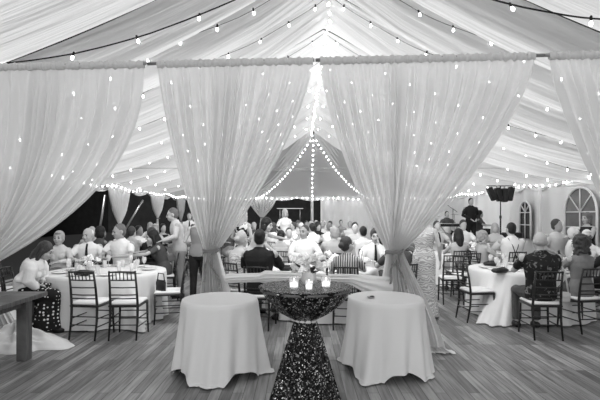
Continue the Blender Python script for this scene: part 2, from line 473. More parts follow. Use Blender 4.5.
for k, y in enumerate([6.0, 7.1, 8.3, 10.0, 11.8, 13.8, 15.8, 17.8, 20.0]):
    for side in (-1, 1):
        w = (RX-XL) if side < 0 else (XR-RX)
        path = []
        for i in range(41):
            t = i/40; x = RX+side*(w*t+.02)
            sg = .10*math.sin(PI*((t*3) % 1))+.03
            if k == 0: sg = .10+ .55*math.sin(PI*t)
            path.append((x, y+.02*math.sin(i), roofz(x)+.03-sg))
        near = y < 13
        if k == 0:
            ks = [(RX, 5.45), (-.88, 4.56), (-2.02, 4.11), (-3.03, 3.84), (-4.04, 3.70), (-5.5, 3.35), (-6.95, 2.78)] if side < 0 else [(RX, 5.2), (1.3, 4.45), (2.1, 4.10), (2.8, 3.94), (3.4, 3.86), (5, 3.55), (8.3, 2.8)]
            yy = 6.0 if side < 0 else 5.0
            path = []
            for a_, b_ in zip(ks, ks[1:]):
                for i in range(8): path.append((lerp(a_[0], b_[0], i/8), yy, lerp(a_[1], b_[1], i/8)-.012*math.sin(PI*i/8)))
            path.append((ks[-1][0], yy, ks[-1][1]))
        string(path, .62 if k else .95, 'string of lit bulbs on the %s roof slope, %s row from the entrance curtains' % ('left' if side < 0 else 'right', names[k]), near, r=.010 if k == 0 else .0042)
# ridge garland
path = [(RX+.03*math.sin(y*3), y, ZR-.16-.10*abs(math.sin(y*1.6))) for y in [6+i*.25 for i in range(64)]]
string(path, .30, 'garland of bulbs running along the tent ridge', False)
# hip and eave strings
for sgn, px, lab in ((-1, 258, 'left'), (1, 368, 'right')):
    string(swagline(AP, (gx(px, YF-.5), YF-.6, 2.66), .45, 24), .26, 'bright string of bulbs curving from far peak down to %s' % lab, False)
string(swagline(AP, (.70, YF-.35, ZE), -.0, 10), .35, 'faint vertical string of bulbs at middle of far gable', False)
string([(x, YF-.4, ZE-.06+.05*math.cos(x*3)) for x in [XL+.3+i*.5 for i in range(30)]], .30, 'row of bulbs along the far eave', False)
string([(XR-.45, y, ZE-.02+.06*math.cos(y*2)) for y in [8+i*.5 for i in range(36)]], .40, 'row of bulbs along the right eave', False)
string([(XL+.45, y, ZE-.02+.06*math.cos(y*2)) for y in [12+i*.5 for i in range(28)]], .40, 'row of bulbs along the left eave', False)
# steel cables across the tent
for y, z, lab in ((13.2, 3.05, 'nearer'), (21.5, 3.75, 'farther')):
    a = [x for x in (-6.3, 7.6)]
    if z > 3.5: a = [-2.6, 3.7]
    o = MB().tube([(a[0], y, z), (a[1], y, z)], .007, 5).build('steel_cable', METAL); tag(o, 'thin steel cable stretched level across the tent, %s one' % lab, 'cable')

# ---------------------------------------------------------------- entrance curtains
def rodY(px): return 5.68-.00068*px        # slight angle to the picture
def rod_pt(px, drop=0):
    d = lerp(5.72, 5.28, px/600.0)
    return V(gx(px, d), d, 3.57-drop)
for a, b_, lab in ((-60, 147, 'leftmost section over the left sheer curtain'), (147, 315, 'section above the left tied curtain'), (315, 545, 'section above the right tied curtain'), (545, 680, 'rightmost section over the cropped curtain')):
    o = MB().tube([rod_pt(a+.5), rod_pt(b_-.5)], .022, 10).build('curtain_rod', METAL); tag(o, 'grey horizontal drape rod, '+lab, 'rod')

def panel(px0, px1, ptie, ztie, pfl0, pfl1, folds, parent, seed=0, m=SHEER, tw=.15, pw=1.4, yoff=0, puddle=0, nu=240, amp=.045):
    a = rod_pt(px0); b = rod_pt(px1); dt = lerp(5.72, 5.28, ptie/600.0)
    tie = V(gx(ptie, dt), dt-.02, ztie)
    f0 = V(gx(pfl0, dt), dt, 0); f1 = V(gx(pfl1, dt), dt, 0)
    rnd = random.Random(seed); ph = [rnd.uniform(0, 6.28) for _ in range(6)]
    vt = .62
    def fo(u): return math.sin(2*PI*folds*u+ph[0]+1.3*math.sin(u*9+ph[1]))+.5*math.sin(2*PI*folds*1.73*u+ph[2])
    def f(u, v):
        top = a.lerp(b, u)
        tp = tie+Vector(((u-.5)*tw, 0, 0))
        if v < vt:
            q = v/vt
            e = q**pw
            p = top.lerp(tp, e); p.z = lerp(top.z, tp.z, q)+ (-.10*math.sin(PI*q)*abs(u-.5)*1.2)
            k = min(1, q*6)*lerp(1, 1.0, q)
            p.y += amp*fo(u)*k*(1-.15*q)+yoff*(1-e)*min(1, q*5)
        else:
            q = (v-vt)/(1-vt)
            bt = f0.lerp(f1, u)
            e = 1-(1-q)**1.6 if q < 1 else 1
            p = tp.lerp(bt, .15*q+.85*e**1.2)
            p.z = lerp(tp.z, .012, min(1, q/.92))
            p.y += amp*fo(u)*(.9+.9*q)
            if q > .9:
                r = (q-.9)/.1
                p.y -= puddle*r*(1+.3*fo(u)); p.x += puddle*.6*r; p.z = .012+.04*abs(math.sin(u*40+r*3))*(1-r*.7)
        return p
    o = MB().grid(f, nu, 84).build('panel', m, parent)
    def g(u, v):
        p = a.lerp(b, u); ang = v*2*PI
        w_ = abs(px1-px0)/50.; r = .032+.0035*math.sin(u*w_*41+ph[3])+.003*math.sin(u*w_*67)+.002*math.sin(u*w_*23)
        q = Vector((0, math.cos(ang)*r, math.sin(ang)*r*1.5-.01)); 
        return p+q
    MB().grid(g, int(abs(px1-px0)*3), 8).build('rod_pocket', HEADER, parent)
    return o
def tie_sash(px, z, parent, tails=True):
    d = lerp(5.72, 5.28, px/600.0); c = V(gx(px, d), d-.02, z)
    mb = MB(); R = .115
    mb.grid(lambda u, v: c+Vector((R*math.cos(u*2*PI), R*math.sin(u*2*PI)*.8, (v-.5)*.045+.02*math.sin(u*6.28*2+.5)+.03*math.cos(u*2*PI))), 40, 3)
    m = mat('sash_ribbon', .04, .6, pattern='vstripes', pscale=22, g2=.30)
    s_ = mb.build('tie_sash', m, parent)
    if tails:
        for k, (dx, L) in enumerate(((-.05, .36), (.12, .42))):
            b = MB(); x0 = c.x-.02
            b.grid(lambda u, v: (x0+dx*v*1.2+(u-.5)*.026+.012*math.sin(v*9+k), c.y-.12-.02*math.sin(v*7), c.z-.02-L*v), 3, 14)
            b.build('ribbon_tail', m, s_)
def curtain(label, parts, tiepx, tiez):
    t = thing('sheer_curtain', label, 'curtain')
    for p in parts: panel(*p[:7], t, **p[7])
    tie_sash(tiepx, tiez, t, tails=(0 < tiepx < 600))
    return t
ct = [curtain('white sheer curtain at far left swept off the picture edge, pooling by the wooden table',
        [(-70, 60, -26, .95, -50, 30, 9, dict(seed=1, tw=.2, pw=2.3, puddle=.35)), (30, 144, -24, .95, -20, 30, 8, dict(seed=2, tw=.2, pw=2.3, puddle=.4))], -25, .95),
      curtain('white sheer curtain tied in the middle behind the left white pedestal table',
        [(157, 241, 210, 1.22, 196, 226, 8, dict(seed=3)), (214, 313, 213, 1.22, 200, 242, 9, dict(seed=4, yoff=-.05))], 212, 1.22),
      curtain('white sheer curtain tied in the middle behind the right white pedestal table',
        [(320, 405, 392, 1.22, 372, 410, 8, dict(seed=5)), (392, 535, 396, 1.22, 380, 446, 12, dict(seed=6, yoff=-.05, puddle=.12))], 394, 1.22),
      curtain('white sheer curtain at far right swept off the picture edge',
        [(549, 690, 640, 1.2, 620, 670, 12, dict(seed=8, tw=.2, pw=1.2))], 640, 1.2)]
for px, lab in ((-62, 'upright pole at the left end of the curtain rod'), (682, 'upright pole at the right end of the curtain rod')):
    d = lerp(5.72, 5.28, px/600.0)
    o = MB().tube([(gx(px, d), d+.02, 0), (gx(px, d), d+.02, 3.56)], .018, 8).build('drape_upright', WPOLE); tag(o, 'white '+lab, 'pole')

# horizontal barrier swag between the tied curtains
def barrier(pts_top, pts_bot, d0, d1, seed):
    rnd = random.Random(seed); n = len(pts_top)-1
    def f(u, v):
        k = min(n-1, int(u*n)); t = u*n-k; d = lerp(d0, d1, u)
        tx, ty = lerp(pts_top[k][0], pts_top[k+1][0], t), lerp(pts_top[k][1], pts_top[k+1][1], t)
        bx, by = lerp(pts_bot[k][0], pts_bot[k+1][0], t), lerp(pts_bot[k][1], pts_bot[k+1][1], t)
        x, y = lerp(tx, bx, v), lerp(ty, by, v)
        dd = d-.07*math.sin(PI*v)-.022*math.sin(v*20+u*5+seed)
        return (gx(x, d), dd, gz(y, d))
    def back(u, v):
        p = f(u, v); return (p[0], 2*lerp(d0, d1, u)-p[1]-.01, p[2])
    mb = MB(); mb.grid(f, 50, 26); mb.grid(back, 50, 26); return mb
o = barrier([(226, 274), (260, 273), (265, 270.5), (300, 272.5), (350, 275)], [(226, 283), (260, 282), (265, 283), (300, 282), (350, 284)], 5.55, 5.45, 1).build('fabric_swag', SHEER2)
tag(o, 'thick white fabric swag strung behind the sequin table', 'drape')
o = barrier([(336, 274), (352, 274), (375, 276), (392, 277)], [(338, 283), (352, 285), (375, 300), (392, 318)], 5.45, 5.36, 5).build('fabric_swag', SHEER2)
tag(o, 'sheer white fabric sweeping down to the right tied curtain base', 'drape')

# puddled cloth on the floor, left
def puddle(cx, cy, rx, ry, h, name, label, seed, m=CLOTH):
    ph = random.Random(seed).uniform(0, 6)
    def f(u, v):
        a = u*2*PI; e = 1+.18*math.sin(3*a+ph)+.1*math.sin(7*a+ph*2)+.05*math.sin(13*a)
        z = h*(1-v)**.8*(.8+.2*math.sin(5*a))+.03*(1-v)*math.sin(v*16+3*math.sin(a*3))+.012*(1-v)*math.sin(a*19)+.006+.016*math.sin(a*9+v*4)*(1-v)
        return (cx+rx*v*e*math.cos(a), cy+ry*v*e*math.sin(a), max(z, .006) if v < 1 else .003)
    return tag(MB().grid(f, 140, 24).build(name, m), label, 'cloth')
puddle(gx(14, 5.6), 5.62, .62, .38, .30, 'pooled_fabric', 'white curtain fabric pooled on the floor behind the wooden table leg', 3)

# ---------------------------------------------------------------- furniture
def make_chair(label):
    t = thing('chiavari_chair', label, 'chair')
    W = .19; D = .19
    def leg(path, r): return MB().tube(path, r, 8).build('leg', BLACKW, t)
    for s in (-1, 1):
        leg([(s*(W+.012), -D-.01, 0), (s*(W+.004), -D, .2), (s*W, -D, .45)], [.012, .015, .018])
        leg([(s*(W-.01), D+.06, 0), (s*(W-.01), D+.01, .25), (s*(W-.01), D, .45), (s*(W-.015), D+.03, .7), (s*(W-.02), D+.075, .92)], [.012, .016, .018, .015, .013])
    MB().rbox((0, 0, .445), (W+.015, D+.015, .016), .008).build('seat', BLACKW, t, smooth=False)
    MB().rbox((0, -.005, .478), (W+.01, D+.01, .022), .018).build('cushion', CUSH, t)
    def yb(z): return D+(z-.45)*.075/.47*1.0 + (.0 if z < .7 else .004)
    for z, r in ((.905, .013), (.80, .010), (.70, .009), (.60, .009), (.55, .009)):
        MB().tube([(-W+.02, yb(z), z), (0, yb(z)+.018, z+(.008 if z > .9 else 0)), (W-.02, yb(z), z)], r, 6).build('back_rail', BLACKW, t)
    for i in range(6):
        x = -W+.02+(2*W-.04)*(i+1)/7
        yy = .018*(1-(x/W)**2)
        MB().tube([(x, yb(.80)+yy, .80), (x, yb(.905)+yy, .905)], .007, 6).build('spindle', BLACKW, t)
    for z in (.17, .28):
        for s in (-1, 1):
            MB().tube([(s*(W+.003), -D, z), (s*(W-.01), D+.02, z)], .008, 6).build('stretcher', BLACKW, t)
        MB().tube([(-W, -D, z+.03), (W, -D, z+.03)], .008, 6).build('stretcher', BLACKW, t)
        MB().tube([(-W+.01, D+.03, z+.03), (W-.01, D+.03, z+.03)], .008, 6).build('stretcher', BLACKW, t)
    return t
def joined(root, mats=(BLACKW, CUSH)):
    # one-mesh version for far chairs
    mb_v, mb_f, mi = [], [], []
    for ch in root.children:
        o = len(mb_v); mb_v += [tuple(v.co) for v in ch.data.vertices]
        k = 1 if ch.name.startswith('cushion') else 0
        for p in ch.data.polygons: mb_f.append(tuple(i+o for i in p.vertices)); mi.append(k)
    me = bpy.data.meshes.new('chiavari_chair'); me.from_pydata(mb_v, [], mb_f)
    for m in mats: me.materials.append(m)
    me.polygons.foreach_set('material_index', mi); me.polygons.foreach_set('use_smooth', [True]*len(mi)); me.update()
    return me
_ch = []
def chair(x, y, rz, label, group=None, full=True):
    if not _ch:
        c = make_chair(label); _ch.append(c); _ch.append(joined(c))
        c.location = (x, y, 0); c.rotation_euler = (0, 0, rz)
        if group: c['group'] = group
        return c
    if full: return dup(_ch[0], (x, y, 0), rz, label, group)
    o = link('chiavari_chair', _ch[1]); o.location = (x, y, 0); o.rotation_euler = (0, 0, rz)
    return tag(o, label, 'chair', group)

def round_table(x, y, label, clabel, r=.915, H=.75, seed=0, drips=(), skirt=.06, group=None, legs=True, bottom=.02):
    t = thing('round_table', label, 'table', (x, y, 0), 0)
    MB().lathe([(r-.01, H-.035), (r, H-.03), (r, H-.008), (r-.01, H-.004)], n=48).build('tabletop', WOODT, t)
    for a in (PI/4, 3*PI/4, 5*PI/4, 7*PI/4):
        MB().tube([(r*.62*math.cos(a), r*.62*math.sin(a), 0), (r*.6*math.cos(a), r*.6*math.sin(a), H-.03)], .016, 6).build('leg', METAL, t)
    ph = random.Random(seed)
    p1, p2, p3 = ph.uniform(0, 6), ph.uniform(0, 6), ph.uniform(0, 6)
    nf = 17
    def f(u, v):
        a = u*2*PI; rr = r+.012
        if v < .3:
            return (rr*(v/.3)*math.cos(a), rr*(v/.3)*math.sin(a), H+.004)
        q = (v-.3)/.7
        fold = math.sin(nf*a+p1+math.sin(2*a+p2))*.6+.4*math.sin((nf+6)*a+p3)
        R = rr+.012*min(1, q*12)+skirt*q**1.2+.045*fold*q**.9*(1 if q > .03 else 0)
        z = H-.0-(H-bottom)*q
        for (da, ww, ext) in drips:
            dd = math.atan2(math.sin(a-da), math.cos(a-da))
            k = math.exp(-(dd/ww)**2)
            R += k*ext*max(0, q)**1.6*(1+.16*math.sin(44*a)+.08*math.sin(71*a))
            z = max(.01, z-.0*k)
        return (R*math.cos(a), R*math.sin(a), z)
    c = MB().grid(f, 220, 30).build('tablecloth', CLOTH); c.location = (x, y, 0)
    tag(c, clabel, 'tablecloth')
    return t

# pedestal tables by the entrance (three-quarter height, white cloths)
def pedestal(px, d, label, clabel, seed, corner_a, r=.385, H=.775):
    x = gx(px, d)
    t = thing('pedestal_table', label, 'table', (x, d, 0))
    MB().lathe([(r-.02, H-.03), (r-.005, H-.028), (r-.005, H-.006), (r-.02, H-.004)], n=40).build('tabletop', WOODT, t)
    MB().lathe([(.03, .04), (.03, H-.03)], n=12).build('pole', METAL, t)
    MB().lathe([(.22, 0), (.22, .015), (.05, .035), (.03, .06)], n=24).build('base', METAL, t)
    rn = random.Random(seed); p1, p2 = rn.uniform(0, 6), rn.uniform(0, 6)
    L = 1.16   # half side of the square cloth
    def f(u, v):
        a = u*2*PI
        if v < .25: return (r*(v/.25)*math.cos(a), r*(v/.25)*math.sin(a), H+.003)
        q = (v-.25)/.75
        b = (a-corner_a) % (PI/2); b = min(b, PI/2-b)      # 0 at a corner
        rim = 1.06+.34*math.exp(-(b/.30)**2)               # cloth reach from centre
        s_ = q*(rim-r)
        k_ = q
        fold = math.sin(9*a+p1+.8*math.sin(2*a+p2))+.6*math.sin(16*a+p2+k_*2)
        drop = min(s_, H-.012)
        k = drop/(H)
        R = r+.006+.012*min(1, k*20)+.055*k**1.2+fold*.032*k**1.1+.045*k**1.5*math.exp(-(b/.25)**2)
        z = H+.003-drop
        ex = s_-drop
        if ex > 0:
            R += ex*.14; z = .012+.022*abs(math.sin(ex*28+a*5))*(1 if q < .97 else .3)
        return (R*math.cos(a), R*math.sin(a), max(z, .006))
    c = MB().grid(f, 260, 60).build('tablecloth', CLOTH); c.location = (x, d, 0)
    tag(c, clabel, 'tablecloth')
    return x, d, H
wl = pedestal(220, 4.72, 'small round pedestal table left of the sequin table', 'long white tablecloth over left pedestal table with nothing on it', 4, -PI*.53)
wr = pedestal(385.5, 4.78, 'small round pedestal table right of the sequin table', 'long white tablecloth over right pedestal table, small trinket on top', 9, -PI*.18)
# small trinket on the right table
tx, ty = gx(371, 4.72), 4.72
o = thing('trinket_dish', 'small glinting grey trinket lying on right white pedestal table', 'dish', (tx, ty, .779))
MB().lathe([(.02, 0), (.035, .006), (.042, .016), (.038, .016), (.02, .006)], n=18).build('dish', METAL, o)
MB().ell((.01, 0, .018), (.022, .016, .01)).build('ornament', mat('dark_metal', .06, .3, metal=.6), o)

# sequin cocktail table
SD = 3.68; SX = gx(305.5, SD); SH = 1.07
t = thing('cocktail_table', 'tall round cocktail table hidden inside the black sequin cover', 'table', (SX, SD, 0))
MB().lathe([(.36, SH-.03), (.375, SH-.025), (.375, SH-.006), (.36, SH-.004)], n=48).build('tabletop', WOODT, t)
MB().lathe([(.035, .04), (.035, SH-.03)], n=12).build('pole', METAL, t)
MB().lathe([(.24, 0), (.24, .015), (.05, .035), (.035, .06)], n=24).build('base', METAL, t)
def sq(u, v):
    a = u*2*PI; r = .383
    if v < .2: return (r*v/.2*math.cos(a), r*v/.2*math.sin(a), SH+.004)
    q = (v-.2)/.8; wz = .80
    fold = math.sin(11*a+.7*math.sin(3*a))+.4*math.sin(23*a+1)
    if q < .4:
        k = q/.4; z = lerp(SH, wz, k)
        R = lerp(r+.004, .084, .55*k+.45*k**3)+.010*fold*math.sin(PI*k)+.006*fold*k
        if k < .08: z = SH-.0
    else:
        k = (q-.4)/.6; z = lerp(wz, .008, min(1, k*1.02))
        R = .084+.235*k**.95+fold*(.005+.014*k)
        if k > .97: R += .03; z = .006
    return (R*math.cos(a), R*math.sin(a), z)
c = MB().grid(sq, 264, 90).build('sequin_cover', SEQ); c.location = (SX, SD, 0)
tag(c, 'glittering black sequin cover on tall cocktail table, cinched at its waist', 'tablecloth')
MB().grid(lambda u, v: ((.093)*math.cos(u*2*PI), .093*math.sin(u*2*PI), .795+(v-.5)*.022+.004*math.sin(u*12)), 40, 2).build('waist_band', mat('pale_ribbon', .6, .4), c)

# dark oak table, bottom left
t = thing('wooden_table', 'dark wooden table cropped at the left edge of the picture', 'table', (-3.9, 4.2, 0))
mb = MB()
for i in range(6): mb.rbox((.0-.78+.31*i+.0, 0, .735), (.1535, 1.05, .024), .004)
mb.build('tabletop', WOODT, t, smooth=False)
for sx_ in (-1, 1):
    for sy_ in (-1, 1): MB().rbox((sx_*.74, sy_*.90, .356), (.058, .058, .356), .005).build('leg', WOODT, t, smooth=False)
for sx_ in (-1, 1): MB().box((sx_*.74, 0, .665), (.02, .85, .05)).build('apron', WOODT, t, smooth=False)
for sy_ in (-1, 1): MB().box((0, sy_*.90, .665), (.69, .02, .05)).build('apron', WOODT, t, smooth=False)

# ---------------------------------------------------------------- people
def P_(b, L, R, lean=0, twist=0, head=0, nod=0, hand=None, legs=None):
    return dict(b=b, L=L, R=R, lean=lean, twist=twist, head=head, nod=nod, hand=hand, legs=legs)
TBL = ((.27, -.16, .27), (.13, -.40, .27)); LAP = ((.27, -.02, .22), (.11, -.24, .12))
DWN = ((.25, .04, .21), (.25, -.05, -.03)); CLS = ((.27, .03, .21), (.09, -.20, .07)); CHIN = ((.13, -.33, .27), (.05, -.17, .53))
RCH = ((.30, -.32, .33), (.24, -.60, .30)); UP = ((.28, -.20, .30), (.16, -.36, .52))
def rings(lst, n=18):
    return [[Vector((c[0]+hw*math.cos(2*PI*j/n), c[1]+hd*math.sin(2*PI*j/n), c[2])) for j in range(n)] for (c, hw, hd) in lst]
PM = {}
def hand_mb(mb, w, d, n, fingers, curl=.5, s=1):
    d = d.normalized(); sd = d.cross(n)
    if sd.length < 1e-3: n = Vector((1, 0, 0)); sd = d.cross(n)
    sd.normalize(); n = sd.cross(d).normalized()
    pc = w+d*.05
    M = Matrix((sd, d, n)).transposed().to_4x4()
    mb.ell(pc, (.040*s, .055, .017), M)
    if not fingers:
        mb.ell(w+d*.115-n*.012, (.034*s, .045, .016), M); return
    for k, (o_, L) in enumerate(((-.032, .062), (-.011, .078), (.011, .082), (.032, .073))):
        a = w+d*.085+sd*o_
        d1 = (d+sd*o_*5*.9).normalized()
        c = curl*(1+.1*k)
        d2 = (d1*math.cos(c)-n*math.sin(c)); d3 = (d1*math.cos(c*1.9)-n*math.sin(c*1.9))
        b = a+d1*L*.42; e = b+d2*L*.34; g = e+d3*L*.3
        mb.tube([a, b, e, g], [.0105, .010, .0095, .008], 7)
    a = w+d*.025+sd*.03; b = a+(d*.6+sd*.8).normalized()*.04; e = b+(d*.9+sd*.25-n*.3).normalized()*.035
    mb.tube([a, b, e], [.014, .012, .009], 7)
def body_parts(pose, sex, vox, top, bottom, hair, near, wide=1.0, shoes=True):
    sit = pose['b'] == 'sit'; pz = .57 if sit else .95
    key = (str(pose), sex, vox, top, bottom, hair, near, wide)
    if key in PM: return PM[key]
    la, tw = pose['lean'], pose['twist']
    Mt = Matrix.Rotation(tw, 3, 'Z') @ Matrix.Rotation(la, 3, 'X')
    def U(p, pv=(0, .02, pz)):
        pv = Vector(pv); p = Vector(p); k = min(1, max(0, (p.z-pz+.02)/.15))
        return p.lerp(pv+Mt @ (p-pv), k)
    f = sex == 'f'; ws = wide
    shw = (.165 if f else .19)*ws; hipw = (.175 if f else .165)*ws
    def torso(g, lo=-.14, hi=.60):
        prof = [(-.14, .10*ws, .09), (-.07, hipw*.95, .12), (0, hipw, .125), (.08, hipw*.93, .112), (.17, (.125 if f else .15)*ws, .10*ws),
                (.27, (.14 if f else .165)*ws, .112*ws), (.36, (.158 if f else .182)*ws, .118*ws), (.43, (.165 if f else .19)*ws, .108), (.485, (.14 if f else .155)*ws, .085), (.52, .085, .065), (.55, .055, .055)]
        out = []
        for z, a, b in prof:
            if z < lo-1e-6 or z > hi+1e-6: continue
            rr = [U((x, y, pz+z)) for x, y in [((a+g)*math.cos(q), .02+(b+g)*math.sin(q)) for q in [2*PI*j/20 for j in range(20)]]]
            out.append(rr)
        return out
    sh = {s: U((s*shw, .02, pz+.445)) for s in (-1, 1)}
    def joints(s):
        e, w = pose['L'] if s > 0 else pose['R']
        return Vector((s*e[0]*(.95 if f else 1), e[1], pz+e[2])), Vector((s*w[0], w[1], pz+w[2]))
    if sit:
        lg = pose['legs'] or ((.13, -.43, .53), (.13, -.40, .10))
        hips = {s: Vector((s*.095, .0, .55)) for s in (-1, 1)}
        kn = {s: Vector((s*lg[0][0], lg[0][1], lg[0][2])) for s in (-1, 1)}
        an = {s: Vector((s*lg[1][0], lg[1][1], lg[1][2])) for s in (-1, 1)}
    else:
        hips = {s: Vector((s*.09, .02, .90)) for s in (-1, 1)}
        kn = {s: Vector((s*.10, -.0, .50)) for s in (-1, 1)}
        an = {s: Vector((s*.11, .04, .09)) for s in (-1, 1)}
    hc0 = U((0, -.01, pz+.665)); nk = U((0, .02, pz+.50))
    Mh = Mt @ Matrix.Rotation(0, 3, 'X')
    Mh = Matrix.Rotation(tw+pose['head'], 3, 'Z') @ Matrix.Rotation(la*.5+pose['nod'], 3, 'X')
    HS = 1.06
    def H(p): return hc0+Mh @ (Vector(p)*HS)
    M4 = Mh.to_4x4()
    def hell(mb, c, r): mb.ell(H(c), tuple(q*HS for q in r), M4, 16, 10)
    # body
    mb = MB(); mb.rings(torso(0))
    if f:
        for s in (-1, 1): mb.ell(U((s*.07, -.068, pz+.33)), (.058, .05, .055))
    mb.tube([nk-(hc0-nk)*.3, nk, hc0+Mh @ Vector((0, .02, -.03))], [.075, .052 if not f else .045, .05 if not f else .043], 12)
    hell(mb, (0, .012, .022), (.074, .094, .098)); hell(mb, (0, -.022, -.03), (.060, .072, .088)); hell(mb, (0, -.058, -.088), (.030, .028, .026))
    if near:
        mb.tube([H((0, -.088, .022)), H((0, -.106, -.012)), H((0, -.112, -.028))], [.008, .012, .016], 8)
        hell(mb, (0, -.090, -.030), (.019, .014, .011)); hell(mb, (0, -.082, .032), (.045, .014, .010))
        hell(mb, (0, -.087, -.062), (.024, .012, .014))
        for s in (-1, 1):
            hell(mb, (s*.078, .012, -.008), (.011, .020, .032)); hell(mb, (s*.036, -.066, -.03), (.022, .02, .022))
    for s in (-1, 1):
        e, w = joints(s); k = .86 if f else 1
        mb.ell(sh[s], (.058*k, .055*k, .06*k))
        mb.tube([sh[s]-Vector((s*.03, 0, -.0)), sh[s].lerp(e, .35), e, e.lerp(w, .3), w], [.056*k, .05*k, .038*k, .040*k, .025*k], 10)
        mb.ell(e, (.039*k,)*3)
        hd = pose['hand'].get(s) if pose['hand'] else None
        d = (Vector(hd) if hd else (w-e))
        nrm = Vector((0, 0, 1)) if abs(d.normalized().z) < .75 else Vector((s*1.0, 0, 0))
        hand_mb(mb, w, d, nrm, near, .5, 1 if not f else .88)
        mb.tube([hips[s], hips[s].lerp(kn[s], .5), kn[s], kn[s].lerp(an[s], .3), an[s]], [.088, .078, .054, .055, .034], 10)
        mb.ell(kn[s], (.056,)*3)
        mb.tube([an[s]+Vector((0, .03, -.045)), an[s]+Vector((0, -.06, -.05)), an[s]+Vector((s*.01, -.16, -.065))], [.033, .036, .022], 8)
    out = {'body': remesh(mb, vox, 'body', None, 2)}
    # top
    if top != 'none':
        mb = MB(); sleeve = {'short': .62, 'long': 2, 'tank': 0, 'strap': 0}[top]
        mb.rings(torso(.014, -.14 if not f else -.12, .55 if top in ('short', 'long') else (.485 if top == 'tank' else .44)))
        if f:
            for s in (-1, 1): mb.ell(U((s*.07, -.072, pz+.33)), (.066, .052, .066))
        for s in (-1, 1):
            e, w = joints(s); k = .9 if f else 1
            if sleeve: mb.ell(sh[s]-Vector((s*.012, 0, .004)), (.062*k, .060*k, .062*k))
            if 0 < sleeve < 1: mb.tube([sh[s]-Vector((s*.03, 0, 0)), sh[s].lerp(e, sleeve*.5), sh[s].lerp(e, sleeve+.12)], [.062*k, .060*k, .055*k], 12)
            if sleeve == 2:
                mb.tube([sh[s]-Vector((s*.03, 0, 0)), sh[s].lerp(e, .5), e, e.lerp(w, .5), e.lerp(w, .93)], [.07*k, .062*k, .055*k, .05*k, .04*k], 12)
                mb.ell(e, (.056*k,)*3)
            if top == 'strap' or top == 'tank': mb.tube([U((s*.085, -.06, pz+.40)), U((s*.085, .02, pz+.53)), U((s*.085, .10, pz+.40))], .022, 8)
        if top in ('short', 'long') and not f:
            pts = [U((.062*math.cos(a), .02+.062*math.sin(a), pz+.535+.012*math.sin(a))) for a in [2*PI*i/16 for i in range(17)]]
            mb.tube(pts, .014, 6)
        out['top'] = remesh(mb, vox, 'top', None, 2)
    # bottom
    mb = MB()
    if bottom == 'trousers':
        mb.rings([[Vector((x*1.0, y, z)) for x, y, z in r] for r in torso(.010, -.14, .0)])
        for s in (-1, 1):
            mb.ell(kn[s], (.072,)*3)
            mb.tube([hips[s], hips[s].lerp(kn[s], .5), kn[s], kn[s].lerp(an[s], .5), an[s].lerp(kn[s], .05)], [.105, .092, .070, .064, .058], 12)
    elif bottom == 'skirt':
        c = lambda q: (q[1]+q[-1])/2
        mb.rings(torso(.012, -.14, .10))
        if sit:
            mb.tube([Vector((0, .02, .56)), c(kn)*.5+Vector((0, 0, .28)), c(kn)], [.17, .185, .18], 18, flat=.9)
            for s in (-1, 1): mb.tube([hips[s], kn[s]], [.12, .09], 12); mb.ell(kn[s], (.09,)*3)
            mb.tube([c(kn)+Vector((0, .02, 0)), c(kn).lerp(c(an), .45)], [.17, .17], 18, flat=.6)
        else:
            mb.rings(rings([((0, .02, 1.05), .15, .12), ((0, .02, .92), .19, .15), ((0, .02, .7), .21, .18), ((0, .02, .48), .24, .21)]))
    elif bottom == 'long':
        c = lambda q: (q[1]+q[-1])/2
        mb.rings(torso(.012, -.14, .10))
        if sit:
            for s in (-1, 1): mb.tube([hips[s], kn[s]], [.13, .11], 12); mb.ell(kn[s], (.11,)*3)
            mb.rings(rings([((0, kn[1].y+.07, .60), .17, .12), ((0, kn[1].y+.06, .45), .24, .18), ((0, an[1].y+.08, .25), .27, .22), ((0, an[1].y+.08, .06), .30, .26)]))
            mb.tube([Vector((0, .05, .55)), Vector((0, kn[1].y+.1, .5))], [.19, .2], 14)
        else:
            mb.rings(rings([((0, .02, 1.07), .14, .115), ((0, .02, .92), .185, .145), ((0, .02, .6), .18, .16), ((0, .02, .3), .20, .17), ((0, .02, .04), .25, .22)]))
    if bottom != 'none': out['bottom'] = remesh(mb, vox, 'bottom', None, 2)
    # hair
    mb = MB(); hv = min(vox, .012)
    if hair in ('short', 'thick', 'long', 'bun', 'pony', 'bob', 'curly', 'scarf', 'updo'):
        g = {'short': .0, 'thick': .008, 'curly': .02, 'bob': .010, 'long': .010}.get(hair, .004)
        hell(mb, (0, .024, .036), (.078+g, .092+g, .096+g))
        hell(mb, (0, .045, -.01), (.070+g, .062+g, .075+g))
        if hair == 'thick': hell(mb, (.01, -.045, .098), (.055, .045, .025))
        if hair == 'curly':
            rn = random.Random(5)
            for i in range(90):
                a = rn.uniform(-.4, PI+.4); z = rn.uniform(-.14, .10)
                hell(mb, (.098*math.cos(a), .03+.096*math.sin(a), z), (.022, .022, .021))
        if hair == 'bob':
            for s in (-1, 1): hell(mb, (s*.070, .015, -.05), (.026, .055, .075))
            hell(mb, (0, .06, -.06), (.075, .045, .08))
        if hair == 'long':
            for s in (-1, 1): mb.tube([H((s*.068, .01, .02)), H((s*.078, .02, -.08)), H((s*.075, .03, -.2))], [.035, .034, .02], 8)
            mb.tube([H((0, .05, .03)), H((0, .085, -.08)), H((0, .09, -.2)), H((0, .09, -.30))], [.075, .078, .07, .03], 12, flat=1)
        if hair == 'bun': hell(mb, (0, .12, .0), (.045, .04, .045))
        if hair == 'updo': hell(mb, (0, .11, .045), (.055, .05, .055))
        if hair == 'pony': mb.tube([H((0, .11, .03)), H((0, .15, -.05)), H((0, .12, -.2))], [.03, .035, .012], 8)
    elif hair == 'bald':
        hell(mb, (0, .040, -.012), (.079, .070, .052))
    elif hair == 'receding':
